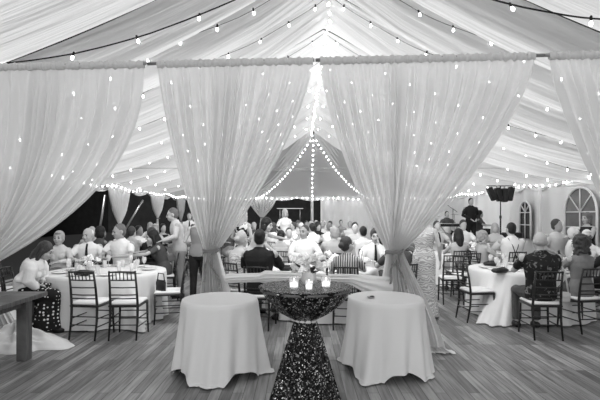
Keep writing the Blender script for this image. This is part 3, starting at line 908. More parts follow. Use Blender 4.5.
        hell(mb, (0, .040, .020), (.080, .080, .080))
    out['hair'] = remesh(mb, hv, 'hair', None, 1)
    out['face'] = []
    if near:
        for s in (-1, 1):
            e1 = MB(); hell(e1, (s*.031, -.081, .006), (.014, .008, .007)); out['face'].append(('eye', e1.mesh('eye'), EYE))
            b1 = MB(); b1.tube([H((s*.014, -.092, .028)), H((s*.030, -.091, .034)), H((s*.05, -.080, .028))], [.004, .005, .003], 6); out['face'].append(('eyebrow', b1.mesh('eyebrow'), BROW))
        l1 = MB(); l1.tube([H((-.024, -.087, -.060)), H((0, -.100, -.058)), H((.024, -.087, -.060))], [.003, .0065, .003], 6)
        out['face'].append(('mouth', l1.mesh('mouth'), LIP))
    if near and shoes:
        for s in (-1, 1):
            s1 = MB(); s1.tube([an[s]+Vector((0, .045, -.045)), an[s]+Vector((0, -.03, -.045)), an[s]+Vector((s*.01, -.12, -.062)), an[s]+Vector((s*.012, -.19, -.07))], [.04, .045, .042, .022], 10)
            out['face'].append(('shoe', s1.mesh('shoe'), LEATHER))
    out['U'] = U; out['pz'] = pz; out['H'] = H
    PM[key] = out
    return out
def setmat(o, m):
    if not o.data.materials: o.data.materials.append(m)
    o.material_slots[0].link = 'OBJECT'; o.material_slots[0].material = m
SEATN = [0]
PPOS = []
def person(label, px, d, rot, pose, sex='m', top='short', tm=C_WHITE, bottom='trousers', bm=C_DGREY, hair='short', hm=H_BROWN, skin=SKINL, scale=1.03, wide=1.0, x=None, z=0, chairlab=None, topn=None, extra=None, vox=None, stool=True):
    near = d < 9.9; PPOS.append((gx(px, d), d))
    vx = vox or (.010 if near else .018)
    bp = body_parts(pose, sex, vx, top, bottom, hair, near, wide)
    X = gx(px, d) if x is None else x
    t = thing('person', label, 'person', (X, d, z), math.radians(rot)); t.scale = (scale,)*3
    def add(n, me, m):
        o = link(n, me, t); setmat(o, m); return o
    add('body', bp['body'], skin)
    if 'top' in bp: add(topn or {'short': 'shirt', 'long': 'shirt', 'tank': 'sleeveless_top', 'strap': 'strap_top'}[top], bp['top'], tm)
    if 'bottom' in bp: add({'trousers': 'trousers', 'skirt': 'skirt', 'long': 'long_skirt'}[bottom], bp['bottom'], bm)
    add('hair', bp['hair'], hm)
    for n, me, m in bp['face']: add(n, me, m)
    if extra: extra(t, bp)
    if pose['b'] == 'sit' and stool:
        # chair sits under them
        R = math.radians(rot)
        chair(X, d, R, chairlab or 'chair under the '+' '.join(label.split()[:12]), full=d < 9)
    return t
def tie(t, bp):
    U, pz = bp['U'], bp['pz']; mb = MB()
    L = [U((0, -.075, pz+.515)), U((0, -.125, pz+.45)), U((0, -.145, pz+.36)), U((0, -.150, pz+.25)), U((0, -.135, pz+.12))]
    mb.tube(L, [.016, .018, .024, .030, .022], 6, flat=.35); mb.build('tie', C_BLACK, t)
def suspenders(t, bp):
    U, pz = bp['U'], bp['pz']
    mb = MB()
    for s in (-1, 1):
        mb.tube([U((s*.10, -.10, pz+.30)), U((s*.10, -.02, pz+.50)), U((s*.10, .09, pz+.50)), U((s*.05, .155, pz+.36)), U((0, .15, pz+.22)), U((-s*.05, .15, pz+.05))], .010, 5)
    mb.build('suspenders', C_BLACK, t)
def glasses_on(t, bp):
    H = bp['H']; mb = MB()
    for s in (-1, 1):
        c = [H((s*.033+.024*math.cos(a), -.10, .004+.018*math.sin(a))) for a in [2*PI*i/12 for i in range(13)]]
        mb.tube(c, .0035, 5); mb.tube([H((s*.057, -.10, .008)), H((s*.08, 0, .005))], .003, 5)
    mb.tube([H((-.01, -.105, .008)), H((.01, -.105, .008))], .003, 5); mb.build('eyeglasses', WIRE, t)

sit = lambda L=TBL, R=TBL, **k: P_('sit', L, R, **k)
std = lambda L=DWN, R=DWN, **k: P_('stand', L, R, **k)
q = math.radians

# --- left table
T1 = (-3.15, 7.25)
round_table(T1[0], T1[1], 'large round dining table at left, covered in white cloth', 'white cloth on left dining table with a tail reaching the floor at right', seed=2, drips=((-.80, .12, .42),), skirt=.02)
chair(gx(92.5, 6.12), 6.12, q(180-6), 'empty black chiavari chair nearest on left, beside polka dot skirt woman')
chair(gx(129, 6.12), 6.12, q(180+2), 'empty black chiavari chair second from left, facing the left dining table')
chair(gx(169, 6.95), 6.95, q(-78), 'empty black chiavari chair turned sideways at right end of left dining table')

def shawl(t, bp):
    U, pz = bp['U'], bp['pz']; mb = MB()
    for s in (-1, 1):
        mb.ell(U((s*.17, .03, pz+.40)), (.10, .11, .11))
    mb.ell(U((0, .06, pz+.30)), (.18, .12, .22)); mb.ell(U((0, .08, pz+.12)), (.17, .12, .16)); [mb.tube([U((s*.19, .0, pz+.40)), U((s*.23, -.05, pz+.24)), U((s*.13, -.17, pz+.16))], [.09, .085, .05], 12) for s in (-1, 1)]
    o = link('shawl', remesh(mb, .014, 'shawl', C_WHITE, 3), t)
person('woman bowed forward in white shawl and polka dot skirt', 25, 6.35, 98, sit(lean=q(24), nod=q(12), L=LAP, R=LAP), 'f', 'long', C_WHITE, 'long', C_DOT, 'long', H_BROWN, extra=shawl, scale=.98, chairlab='black chiavari chair under the polka dot skirt woman')
chair(gx(6, 7.0), 7.15, q(150), 'black chiavari chair at the left picture edge behind sheer curtain', None)
person('older smiling woman with pale curly hair and light cardigan', 59, 8.1, 8, sit(), 'f', 'long', C_OFF, 'skirt', C_GREY, 'thick', H_BLOND, scale=1.0)
person('white-haired man in pale shirt and dark tie looking aside', 88, 8.3, 15, sit(head=q(-25), nod=q(8)), 'm', 'short', C_WHITE, hm=H_WHITE, hair='receding', extra=tie, scale=1.04)
person('grey-haired man in white open shirt leaning to his right', 122, 8.35, -12, sit(head=q(-38), nod=q(8), lean=q(6)), 'm', 'short', C_WHITE, hair='short', hm=H_MID, scale=1.1, skin=SKIN)
# --- left rear group
T6 = (gx(115, 11.9), 11.9)
round_table(T6[0], T6[1], 'round dining table behind the left dining table', 'white cloth on dining table behind the left guests', seed=12)
person('balding grey man seen behind the white-haired man', 92, 10.3, 205, sit(), 'm', 'short', C_LIGHT, hair='bald', hm=H_GREY)
person('dark-haired woman in profile behind the left table guests', 101, 9.95, 150, sit(head=q(-20)), 'f', 'short', C_DGREY, 'skirt', C_BLACK, 'bob', H_BLACK, skin=SKIND)
person('man with short brown hair in grey shirt, seen from behind', 132, 10.0, 165, sit(), 'm', 'short', C_LIGHT, hair='short', hm=H_BROWN)
person('dark-haired man in white shirt facing right at the rear left table', 139, 10.9, 70, sit(), 'm', 'short', C_WHITE, hair='short', hm=H_BLACK, skin=SKIND)
person('woman in black dress with V-shaped open back', 152, 9.1, 182, sit(), 'f', 'short', C_BLACK, 'skirt', C_BLACK, 'bob', H_BROWN, topn='dress_top', extra=lambda t, bp: link('open_back', MB().add([bp['U']((-.07, .132, bp['pz']+.52)), bp['U']((.07, .132, bp['pz']+.52)), bp['U']((0, .150, bp['pz']+.28))], [(0, 1, 2)]).mesh('open_back', SKINL), t))
person('woman with long dark hair reaching across beside the standing man', 164, 8.75, -70, sit(R=RCH, L=RCH, lean=q(18)), 'f', 'short', C_DGREY, 'skirt', C_BLACK, 'long', H_BLACK)
person('blond person at the tables left of the standing man', 155, 12.6, 10, sit(), 'f', 'short', C_OFF, 'skirt', C_GREY, 'thick', H_BLOND)
person('dark-haired woman in dark sleeveless top left of standing man', 163, 13.0, 40, sit(), 'f', 'tank', C_BLACK, 'skirt', C_GREY, 'bun', H_BLACK)
person('small blond-haired guest far behind near the second leg drape', 150, 15, 0, sit(), 'f', 'short', C_WHITE, 'skirt', C_GREY, 'bob', H_BLOND)
person('standing man in pale shirt and khaki trousers leaning toward the left table', 179, 9.0, -68, std(L=((.26, -.10, .24), (.20, -.34, .16)), R=((.26, -.05, .2), (.2, -.28, .12)), lean=q(10), head=q(-12), nod=q(6)), 'm', 'long', C_OFF, 'trousers', C_KHAKI, 'short', H_MID, scale=1.04)
person('standing woman in grey tank top and dark trousers, back turned', 199, 8.45, 190, std(L=CLS, R=CLS), 'f', 'tank', C_GREY, 'trousers', C_BLACK, 'updo', H_BROWN, scale=1.0)
person('dark-haired man in white shirt and black tie standing far behind', 189.5, 14.0, 12, std(), 'm', 'long', C_WHITE, 'trousers', C_BLACK, 'short', H_BLACK, extra=tie, scale=1.0)
person('guest in white seated behind the left tied curtain edge', 193, 12.4, 200, sit(), 'm', 'short', C_WHITE, hair='short', hm=H_BROWN)

# --- centre table
T5 = (.40, 7.7)
round_table(T5[0], T5[1], 'round dining table behind the sequin cocktail table', 'white cloth on the centre dining table', seed=5)
person('man in black shirt seen from behind at centre table', 260, 6.62, 172, sit(), 'm', 'long', C_BLACK, hair='short', hm=H_BLACK, wide=1.08, scale=1.06, chairlab='black chiavari chair of the man in black shirt')
person('woman in pale lace dress beside the man in black', 238, 7.15, 150, sit(lean=q(8)), 'f', 'strap', C_LACE, 'skirt', C_LACE, 'bun', H_BLOND, topn='dress_top')
person('smiling dark-haired man in open white shirt at centre table', 304, 8.75, 8, sit(head=q(-40)), 'm', 'long', C_WHITE, hair='short', hm=H_BROWN, scale=1.07, wide=1.05, skin=SKIN)
person('woman with dark bun and striped top, back to camera', 347, 6.62, 170, sit(L=LAP, head=q(-40)), 'f', 'short', C_STRIPE, 'skirt', C_BLACK, 'bun', H_BROWN, scale=.98)
person('man in white shirt and tie resting chin on hand', 375, 8.2, -4, sit(L=CHIN, nod=q(10), hand={1: (-.02, .05, .1)}), 'm', 'long', C_WHITE, hair='thick', hm=H_BROWN, extra=tie, scale=1.03)
person('man in dark shirt half hidden behind right tied curtain', 398, 6.95, 200, sit(), 'm', 'short', C_DGREY, hair='short', hm=H_BROWN, scale=1.02)
person('dark-haired woman bending with one arm stretched toward the centre table', 253, 8.35, 62, std(L=RCH, R=((.30, -.38, .28), (.2, -.66, .05)), lean=q(28), head=q(8)), 'f', 'tank', C_OFF, 'long', C_OFF, 'bob', H_BLACK, scale=.97)
person('standing woman in black and white floral dress at curtain edge', 243, 9.3, 150, std(L=CLS, R=DWN), 'f', 'tank', C_BWFLOR, 'long', C_BWFLOR, 'long', H_BLOND, topn='dress_top')
person('woman with low dark bun and pale top, back turned', 281, 9.4, 178, sit(), 'f', 'strap', C_OFF, 'skirt', C_GREY, 'bun', H_BLACK, scale=.98)
person('young guest in white top left of smiling man', 289, 10.3, 6, sit(), 'f', 'short', C_WHITE, 'skirt', C_GREY, 'short', H_BROWN, scale=1.0)
person('grey-haired guest in grey shirt, back turned, behind striped top woman', 334, 8.95, 172, sit(head=q(30)), 'm', 'short', C_LIGHT, hair='thick', hm=H_GREY, scale=1.04)
person('dark-haired man facing camera behind the chin-resting man', 355, 11.2, -5, sit(nod=q(8)), 'm', 'short', C_LIGHT, hair='short', hm=H_BLACK, scale=1.08)
person('guest with black hair in white shirt, back turned, near right curtain', 363, 10.0, 190, sit(), 'm', 'short', C_WHITE, hair='short', hm=H_BLACK, scale=1.03)
person('standing woman in lace dress behind right tied curtain', 424, 7.25, 160, std(L=CLS, R=DWN), 'f', 'strap', C_LACE, 'long', C_LACE, 'updo', H_BLOND, topn='dress_top', scale=1.0)
person('server in black standing at the far side by right curtain', 379, 17.5, 150, std(L=UP, R=CLS), 'f', 'long', C_BLACK, 'skirt', C_BLACK, 'pony', H_BLACK)
# --- crowd beyond centre
crowd = [
 (254, 14.2, 20, 'sit', 'm', C_DGREY, 'bald', H_GREY, 'balding grey-haired man just below the far leg drape'),
 (246, 13.2, 100, 'sit', 'f', C_LIGHT, 'bob', H_BLOND, 'blond woman in profile left of far leg drape'),
 (266, 15.0, -30, 'sit', 'f', C_GREY, 'bob', H_MID, 'woman with mid-brown hair right of far leg drape'),
 (285, 14.5, 20, 'stand', 'f', C_WHITE, 'bob', H_BLOND, 'standing blond woman in white before the dark opening'),
 (293, 13.4, -60, 'sit', 'm', C_WHITE, 'short', H_BROWN, 'brown-haired man in white reaching beside the blond woman'),
 (301, 14.0, 190, 'sit', 'm', C_OFF, 'receding', H_WHITE, 'white-haired man, back turned, above the smiling man'),
 (306.5, 16.5, 10, 'sit', 'm', C_GREY, 'short', H_BLACK, 'dark-haired man just left of the far centre pole'),
 (311, 14.8, 200, 'sit', 'f', C_LIGHT, 'bob', H_BLOND, 'blond woman, back turned, under the far centre pole'),
 (312, 11.9, 215, 'sit', 'm', C_WHITE, 'short', H_BLACK, 'dark-haired man in white right above the smiling man'),
 (316, 18.0, 0, 'sit', 'm', C_LIGHT, 'short', H_GREY, 'grey-haired guest right of the far centre pole'),
 (318, 13.6, 30, 'sit', 'f', C_BLACK, 'long', H_BLACK, 'woman with long black hair and dark top in mid crowd'),
 (322.5, 15.2, 170, 'sit', 'm', C_OFF, 'bald', H_GREY, 'balding man, back turned, in mid crowd'),
 (330, 16.0, 185, 'sit', 'm', C_DGREY, 'short', H_BLACK, 'dark-haired man, back turned, at a far table'),
 (329, 12.3, 200, 'sit', 'm', C_WHITE, 'short', H_MID, 'broad-backed man in pale shirt behind the grey-haired guest'),
 (341, 19.5, 0, 'sit', 'm', C_GREY, 'short', H_BLACK, 'dark-haired man in grey shirt alone by the far white wall'),
 (273, 12.6, 160, 'sit', 'f', C_OFF, 'bob', H_BROWN, 'woman in pale top left of the bun-haired woman'),
 (298, 17.5, 0, 'sit', 'f', C_WHITE, 'bob', H_MID, 'tiny guest in white at the farthest table'),
 (270, 18.0, 0, 'sit', 'm', C_LIGHT, 'short', H_BROWN, 'tiny guest in grey at the farthest table'),
 (324, 19.0, 20, 'sit', 'f', C_OFF, 'short', H_BLOND, 'tiny blond guest at the farthest table'),
 (350, 15.5, 180, 'sit', 'm', C_OFF, 'short', H_GREY, 'grey-haired man, back turned, left of the server in black'),
 (229, 13, 20, 'sit', 'f', C_DGREY, 'bob', H_BROWN, 'brown-haired woman seen through left tied curtain'),
]
TABS = [T1, T5, T6]
SC_ = sit(); ST_ = std(L=CLS, R=CLS)
for px, d, rot, b, sx, tm, hs, hm, lab in crowd:
    person(lab, px, d, rot, SC_ if b == 'sit' else ST_, sx, 'short', tm, 'skirt' if sx == 'f' else 'trousers', C_GREY, hs, hm, scale=1.06, skin=SKIN)
for x, y, lab in ((gx(285, 11.6), 11.6, 'centre table'), (gx(318, 13.0), 13.0+.9, 'middle of the crowd'), (gx(268, 16.4), 16.4, 'far left crowd'), (gx(322, 17.2), 17.4, 'farthest guests')):
    best = None
    for i in range(-14, 15):
        for j in range(-14, 15):
            cx, cy = x+i*.15, y+j*.15
            m_ = min([math.hypot(cx-a, cy-b) for a, b in PPOS]+[math.hypot(cx-a, cy-b)-.85 for a, b in TABS])
            sc_ = min(m_, 1.12)*3-math.hypot(i, j)*.05
            if best is None or sc_ > best[0]: best = (sc_, cx, cy)
    x, y = best[1:]; TABS.append((x, y))
    round_table(x, y, 'round dining table standing beyond the guests, by the '+lab, 'white tablecloth beyond the guests, by the '+lab, seed=int(y*3))

# --- right rear table
T3 = (4.15, 10.75)
round_table(T3[0], T3[1], 'round dining table at right rear before the band', 'white cloth on right rear dining table', seed=8)
person('man in pale shirt and dark tie at right rear table', 437, 12.1, 12, sit(), 'm', 'short', C_OFF, hair='short', hm=H_BROWN, extra=tie, scale=1.1)
person('woman with long dark hair, back turned, at right rear table', 458.5, 9.45, 178, sit(), 'f', 'tank', C_LIGHT, 'skirt', C_GREY, 'long', H_BLACK, scale=1.0)
person('man in white shirt looking down at right rear table', 463, 11.9, 0, sit(nod=q(14)), 'm', 'short', C_WHITE, hair='short', hm=H_BROWN, scale=1.12)
chair(gx(451, 8.45), 8.45, q(172), 'empty black chiavari chair at near side of right rear table')
chair(gx(474.5, 7.12), 7.05, q(98), 'empty black chiavari chair turned sideways at left end of right dining table')
chair(gx(462, 8.75)+.12, 8.9, q(190), 'empty black chiavari chair tucked close beside the right rear table')
person('curly-haired older woman in pale top in profile', 483, 9.3, 100, sit(), 'f', 'short', C_LIGHT, 'skirt', C_GREY, 'curly', H_GREY, scale=.97)
person('blond woman facing camera beside the curly-haired woman', 495, 12.2, -10, sit(), 'f', 'short', C_OFF, 'skirt', C_GREY, 'long', H_BLOND, scale=1.05)
person('man in white shirt with dark crossed suspenders, back turned', 511, 9.2, 184, sit(), 'm', 'long', C_WHITE, hair='short', hm=H_BLACK, extra=suspenders, scale=1.1, wide=1.1)
# --- right table
T2 = (3.85, 7.55)
round_table(T2[0], T2[1], 'large round dining table at right, covered in white cloth', 'white cloth on right dining table with a long tail spreading to the floor', seed=7, drips=((q(-140), .24, .46),), skirt=.02)
person('broad balding man in black floral shirt, back turned', 540, 6.12, 176, sit(), 'm', 'short', C_FLOR, 'trousers', C_DGREY, 'bald', H_GREY, scale=1.05, wide=1.15, chairlab='black chiavari chair under the man in floral shirt')
person('woman with dark curly hair and grey top, back turned', 580, 6.45, 188, sit(head=q(12)), 'f', 'short', C_GREY, 'skirt', C_DGREY, 'curly', H_BROWN, scale=1.0, chairlab='black chiavari chair under the curly-haired woman, pale bag hung on it')
person('guest in black cropped by the right picture edge', 612, 7.0, 215, sit(), 'm', 'long', C_BLACK, 'trousers', C_BLACK, 'short', H_BROWN)
person('man in light shirt sitting back before the arched window', 557, 10.0, 12, sit(L=LAP, R=LAP, head=q(25)), 'm', 'short', C_OFF, hair='short', hm=H_BROWN, scale=1.15, skin=SKIN)
person('standing woman in sleeveless black top beside the arched window', 587, 9.7, -75, std(L=TBL, R=TBL), 'f', 'tank', C_BLACK, 'skirt', C_BLACK, 'bob', H_MID, scale=.98)
person('white-haired woman with eyeglasses at right dining table', 587, 8.7, -20, sit(), 'f', 'long', C_WHITE, 'skirt', C_GREY, 'thick', H_WHITE, extra=glasses_on, scale=1.0)
person('white-haired guest in profile between the seated man and eyeglass woman', 574, 9.1, 60, sit(), 'f', 'long', C_WHITE, 'skirt', C_GREY, 'thick', H_WHITE, scale=1.03)

# handbag on the curly-haired woman's chair
bx_, by_ = gx(562.5, 6.15), 6.12
t = thing('handbag', 'pale handbag hanging from chair between floral shirt man and curly woman', 'bag', (bx_, by_, 0))
MB().rbox((0, 0, .53), (.085, .035, .075), .022, ry=.08).build('bag_body', BAGW, t)
MB().tube([(-.05, 0, .60), (-.035, 0, .78), (-.01, .02, .93), (.0, .05, .95), (.015, .02, .9), (.03, 0, .78), (.06, 0, .60)], .011, 8).build('strap', BAGW, t)
MB().rbox((0, -.036, .56), (.07, .006, .035), .005, ry=.08).build('flap', BAGW, t)

# dark bags / napkins
def clutch(x, y, z, rz, label, s=1):
    t = thing('handbag', label, 'bag', (x, y, z), rz)
    MB().rbox((0, 0, .035*s), (.13*s, .07*s, .034*s), .022*s).build('bag_body', LEATHER, t)
    MB().tube([(-.1*s, 0, .06*s), (-.04*s, -.06*s, .085*s), (.05*s, -.05*s, .085*s), (.1*s, 0, .06*s)], .008, 6).build('strap', LEATHER, t)
clutch(gx(500, 6.95), 6.95, .76, .4, 'black clutch lying on right dining table beside floral shirt man')
clutch(gx(482, 8.3), 7.9, .76, -.3, 'black handbag on far left rim of right dining table')
clutch(gx(84, 6.62), 6.62, .76, .2, 'black handbag on left dining table behind nearest chair')
clutch(gx(287, 7.25), 7.25, .76, 0, 'black purse on centre dining table beside the man in black')
t = thing('shoulder_bag', 'black bag hanging from the rim of left dining table by sideways chair', 'bag', (gx(161, 6.85), 6.85, 0))
t.rotation_euler = (0, 0, .9)
MB().rbox((0, 0, .56), (.035, .11, .10), .03).build('bag_body', LEATHER, t); MB().tube([(0, -.09, .64), (0, -.07, .76), (0, .07, .76), (0, .09, .64)], .008, 6).build('strap', LEATHER, t)

# ---------------------------------------------------------------- tableware
wine = MB().lathe([(.033, 0), (.034, .003), (.006, .008), (.0045, .085), (.02, .10), (.036, .13), (.038, .16), (.032, .20), (.030, .20), (.035, .16), (.033, .132), (.018, .106), (.002, .10)], n=16)
wine_me = wine.mesh('wine_glass', GLASS)
tumb_me = MB().lathe([(.028, 0), (.030, .004), (.035, .13), (.033, .13), (.028, .012), (.003, .010)], n=16).mesh('water_glass', GLASS)
plate_me = MB().lathe([(.07, 0), (.09, .006), (.13, .018), (.132, .021), (.09, .011), (.01, .008)], n=28).mesh('dinner_plate', CHINA)
votive_me = MB().lathe([(.025, 0), (.028, .004), (.031, .07), (.029, .07), (.025, .01), (.002, .008)], n=16).mesh('votive', mat('lit_votive', .9, .2, emit=1.2))
nap_me = MB().rbox((0, 0, .012), (.09, .055, .012), .008).mesh('napkin', CLOTH2)
def put(name, me, x, y, z, label, cat, group):
    o = link(name, me); o.location = (x, y, z); o.rotation_euler = (0, 0, random.uniform(0, 6)); return tag(o, label, cat, group)
def settings(T, where, n=8, r=.66, z=.757, seed=1):
    rn = random.Random(seed)
    for i in range(n):
        a = 2*PI*(i+.3)/n+rn.uniform(-.08, .08)
        c, s = math.cos(a), math.sin(a)
        put('dinner_plate', plate_me, T[0]+r*c, T[1]+r*s, z, 'white dinner plate laid on the %s' % where, 'plate', 'plates on the '+where)
        a2 = a+.28; put('wine_glass', wine_me, T[0]+(r-.08)*math.cos(a2), T[1]+(r-.08)*math.sin(a2), z, 'clear stemmed wine glass on the %s' % where, 'glass', 'wine glasses on the '+where)
        a3 = a+.40; put('water_glass', tumb_me, T[0]+(r-.22)*math.cos(a3), T[1]+(r-.22)*math.sin(a3), z, 'straight clear water glass on the %s' % where, 'glass', 'water glasses on the '+where)
        a4 = a-.30; 
        if i % 2: put('napkin', nap_me, T[0]+(r+.02)*math.cos(a4), T[1]+(r+.02)*math.sin(a4), z, 'folded pale napkin on the %s' % where, 'napkin', 'napkins on the '+where)
settings(T1, 'left dining table', 9, seed=1); settings(T2, 'right dining table', 9, seed=2)
settings(T5, 'centre dining table', 8, seed=3); settings(T3, 'right rear dining table', 8, seed=4); settings(T6, 'left rear dining table', 6, seed=5)
def rosette(r, seed):
    rn = random.Random(seed); mb = MB()
    for ring, (n, rr, zz, sz) in enumerate(((1, 0, .75, .42), (4, .30, .55, .42), (6, .58, .25, .46), (7, .72, -.1, .46))):
        for i in range(n):
            a = 2*PI*i/n+ring*.5+rn.uniform(-.2, .2)
            M = Matrix.Rotation(a, 4, 'Z') @ Matrix.Rotation(.9-.25*ring, 4, 'Y')
            mb.ell((r*rr*math.cos(a), r*rr*math.sin(a), r*zz), (r*sz, r*sz*.9, r*.16), M, 8, 5)
    return mb
FL = [rosette(.05, 1).mesh('flower', mat('petal_white', .88, .7)), rosette(.045, 2).mesh('flower', mat('petal_grey', .6, .7)), rosette(.035, 3).mesh('flower', mat('petal_cream', .78, .7))]
leafm = mat('leaf_dark', .05, .6)
def bouquet(x, y, z, label, seed, R=.14, n=16, vase='round', tall=.12):
    rn = random.Random(seed)
    t = thing('flower_arrangement', label, 'flowers', (x, y, z))
    if vase == 'round': MB().lathe([(.04, 0), (.055, .01), (.068, .05), (.06, .09), (.065, .12), (.062, .12), (.055, .09), (.06, .05), (.03, .012)], n=20).build('vase', GLASS, t)
    for i in range(n):
        ph = rn.uniform(0, 2*PI); th = math.acos(1-i/n*1.05)
        c = Vector((R*math.sin(th)*math.cos(ph+i*2.4), R*math.sin(th)*math.sin(ph+i*2.4), tall+R*.8*math.cos(th)))
        o = link('flower', FL[i % 3], t); o.location = c; o.rotation_euler = (rn.uniform(-.5, .5), rn.uniform(-.5, .5), rn.uniform(0, 6)); s = R/.14*rn.uniform(.8, 1.15); o.scale = (s, s, s)
    for i in range(8):
        a = 2*PI*i/8+rn.uniform(-.3, .3)
        b = Vector((math.cos(a), math.sin(a), 0)); lf = MB()
        p0 = b*R*.5+Vector((0, 0, tall-.02)); p1 = b*R*1.25+Vector((0, 0, tall+.03+rn.uniform(-.03, .05))); sd = Vector((-b.y, b.x, 0))*.025
        lf.add([p0, p0.lerp(p1, .5)+sd+Vector((0, 0, .02)), p1, p0.lerp(p1, .5)-sd+Vector((0, 0, .02))], [(0, 1, 2, 3)]); lf.build('leaf', leafm, t)
bouquet(gx(93, T1[1])-.0, T1[1]-.1, .757, 'white flower centrepiece on left dining table', 1)
bouquet(T2[0]+.28, T2[1]+.1, .757, 'white flower centrepiece on right dining table', 2, R=.17)
bouquet(T5[0]+.1, T5[1], .757, 'pale flower centrepiece on centre dining table', 3, R=.15)
bouquet(T3[0], T3[1], .757, 'pale flower centrepiece on right rear dining table', 4)
bouquet(T6[0], T6[1], .757, 'white flower centrepiece on left rear dining table', 6)
# items on the sequin table
zt = SH+.006
bouquet(gx(309, 3.68), 3.68+.05, zt, 'loose white flower bouquet in glass bowl on sequin table', 9, R=.118, n=22, tall=.12)
def votive(px, d, label, s=1.2):
    t = thing('candle_holder', label, 'candle', (gx(px, d), d, zt))
    MB().lathe([(.026*s, 0), (.03*s, .004), (.034*s, .075*s), (.0315*s, .075*s), (.027*s, .012), (.002, .010)], n=20).build('glass_cup', GLASS, t)
    MB().lathe([(.002, .011), (.025*s, .011), (.027*s, .045), (.002, .045)], n=16).build('wax', mat('lit_wax', .95, .5, emit=1.6), t)
    MB().lathe([(.001, .045), (.006, .055), (.004, .068), (.001, .08)], n=8).build('flame', mat('flame', 1, .5, emit=9), t)
votive(294, 3.56, 'lit votive candle in glass left of the bouquet')
votive(326, 3.60, 'lit votive candle in glass at right beside the black bottle')
votive(309, 3.47, 'lit votive candle in the front middle of sequin table', .95)
t = thing('bottle', 'small dark slim bottle standing behind right candle on sequin table', 'bottle', (gx(327, 3.72), 3.72, zt))
MB().lathe([(.016, 0), (.018, .01), (.018, .06), (.009, .085), (.008, .12), (.002, .12)], n=12).build('bottle_body', mat('dark_glass', .01, .1, spec=.8), t)
MB().lathe([(.010, .118), (.010, .14), (.002, .142)], n=10).build('cap', C_BLACK, t)
# wine bottles standing on centre table, menu cards
mb = MB()
t = thing('twig_vase', 'dark reed sticks in a small vase on centre dining table', 'vase', (gx(361, 7.35), 7.35, .757))
MB().lathe([(.03, 0), (.035, .01), (.03, .07), (.02, .10), (.018, .10), (.026, .07), (.03, .012)], n=14).build('vase', GLASS, t)
for i in range(5): mb.tube([(0, 0, .02), (.05*math.cos(i*1.3), .04*math.sin(i*1.3), .24+.02*i)], .004, 5)
mb.build('reeds', H_BROWN, t)

# ---------------------------------------------------------------- stage and band gear
STY = 16.5; SZ = .42
t = thing('stage', 'low dark stage platform for the band at right rear', 'stage', (5.6, STY+.4, 0))
MB().box((0, 0, SZ-.04), (1.75, 1.5, .04)).build('deck', mat('stage_deck', .05, .6), t, smooth=False)
MB().box((0, -1.46, (SZ-.08)/2), (1.72, .02, (SZ-.08)/2)).build('skirting', BLK, t, smooth=False)
for sx_ in (-1.6, 1.6):
    for sy_ in (-1.3, 1.3): MB().tube([(sx_, sy_, 0), (sx_, sy_, SZ-.08)], .03).build('leg', METAL, t)
person('dark-haired man in black shirt and trousers standing on the stage', 471, 16.0, 5, std(L=CLS, R=CLS), 'm', 'long', C_BLACK, 'trousers', C_BLACK, 'short', H_BLACK, z=SZ, scale=1.06, wide=1.05)
person('dark-haired band member sitting low beside the standing musician', 480, 16.4, 60, sit(), 'f', 'short', C_DGREY, 'skirt', C_BLACK, 'long', H_BLACK, z=.42, stool=False)
t = thing('drum_stool', 'small round stool under the seated band member', 'stool', (gx(480, 16.4), 16.4, SZ))
MB().lathe([(.15, .42), (.17, .43), (.17, .47), (.15, .48)], n=20).build('seat', BLK, t)
for i in range(3): MB().tube([(0, 0, .42), (.2*math.cos(i*2.1), .2*math.sin(i*2.1), 0)], .012, 6).build('leg', METAL, t)
# speaker tower
sx0, sy0 = gx(500.5, 15.6), 15.6
t = thing('speaker_stand', 'tall black tripod stand carrying loudspeakers at right rear', 'stand', (sx0, sy0, SZ))
MB().tube([(0, 0, .05), (0, 0, 1.2)], .028, 8).build('pole', BLACKW, t); MB().tube([(0, 0, 1.15), (0, 0, 2.26)], .02, 8).build('pole', BLACKW, t)
MB().tube([(-.48, 0, 2.26), (.48, 0, 2.26)], .018, 8).build('crossbar', BLACKW, t)
MB().lathe([(.04, 1.12), (.04, 1.22)], n=10).build('collar', BLACKW, t)
for i in range(3):
    a = 2*PI*i/3+.4; MB().tube([(0, 0, .55), (.28*math.cos(a), .28*math.sin(a), .3), (.5*math.cos(a), .5*math.sin(a), 0)], .014, 6).build('leg', BLACKW, t)
def speaker(dx, dz, tilt, label):
    s_ = thing('loudspeaker', label, 'speaker', (sx0+dx, sy0-.08, SZ+2.24))
    s_.rotation_euler = (0, tilt, 0)
    MB().rbox((0, 0, -.27+dz), (.085, .11, .24), .02).build('cabinet', mat('speaker_black', .015, .5), s_, smooth=False)
    MB().rbox((0, -.115, -.27+dz), (.072, .006, .225), .004).build('grille', mat('speaker_grille', .05, .5, pattern='dots', pscale=60, g2=.012, thr=.3), s_, smooth=False)
    MB().rbox((0, 0, .0+dz), (.02, .02, .04), .004).build('bracket', METAL, s_, smooth=False)
speaker(-.46, -.02, -.42, 'black loudspeaker tilted at left end of stand crossbar')
speaker(-.17, -.02, -.22, 'black loudspeaker hanging left of the stand pole')
speaker(.10, -.04, .0, 'black loudspeaker hanging right of the stand pole')
speaker(.36, -.0, .2, 'black loudspeaker tilted at right end of stand crossbar')
# lower monitor on stand
t = thing('floor_monitor', 'dark boxy amplifier at the foot of the loudspeaker stand', 'speaker', (sx0+.25, sy0-.3, SZ))
MB().rbox((0, 0, .32), (.3, .18, .32), .03).build('cabinet', MATS['speaker_black'], t, smooth=False); MB().rbox((0, -.185, .32), (.26, .006, .27), .004).build('grille', MATS['speaker_grille'], t, smooth=False)
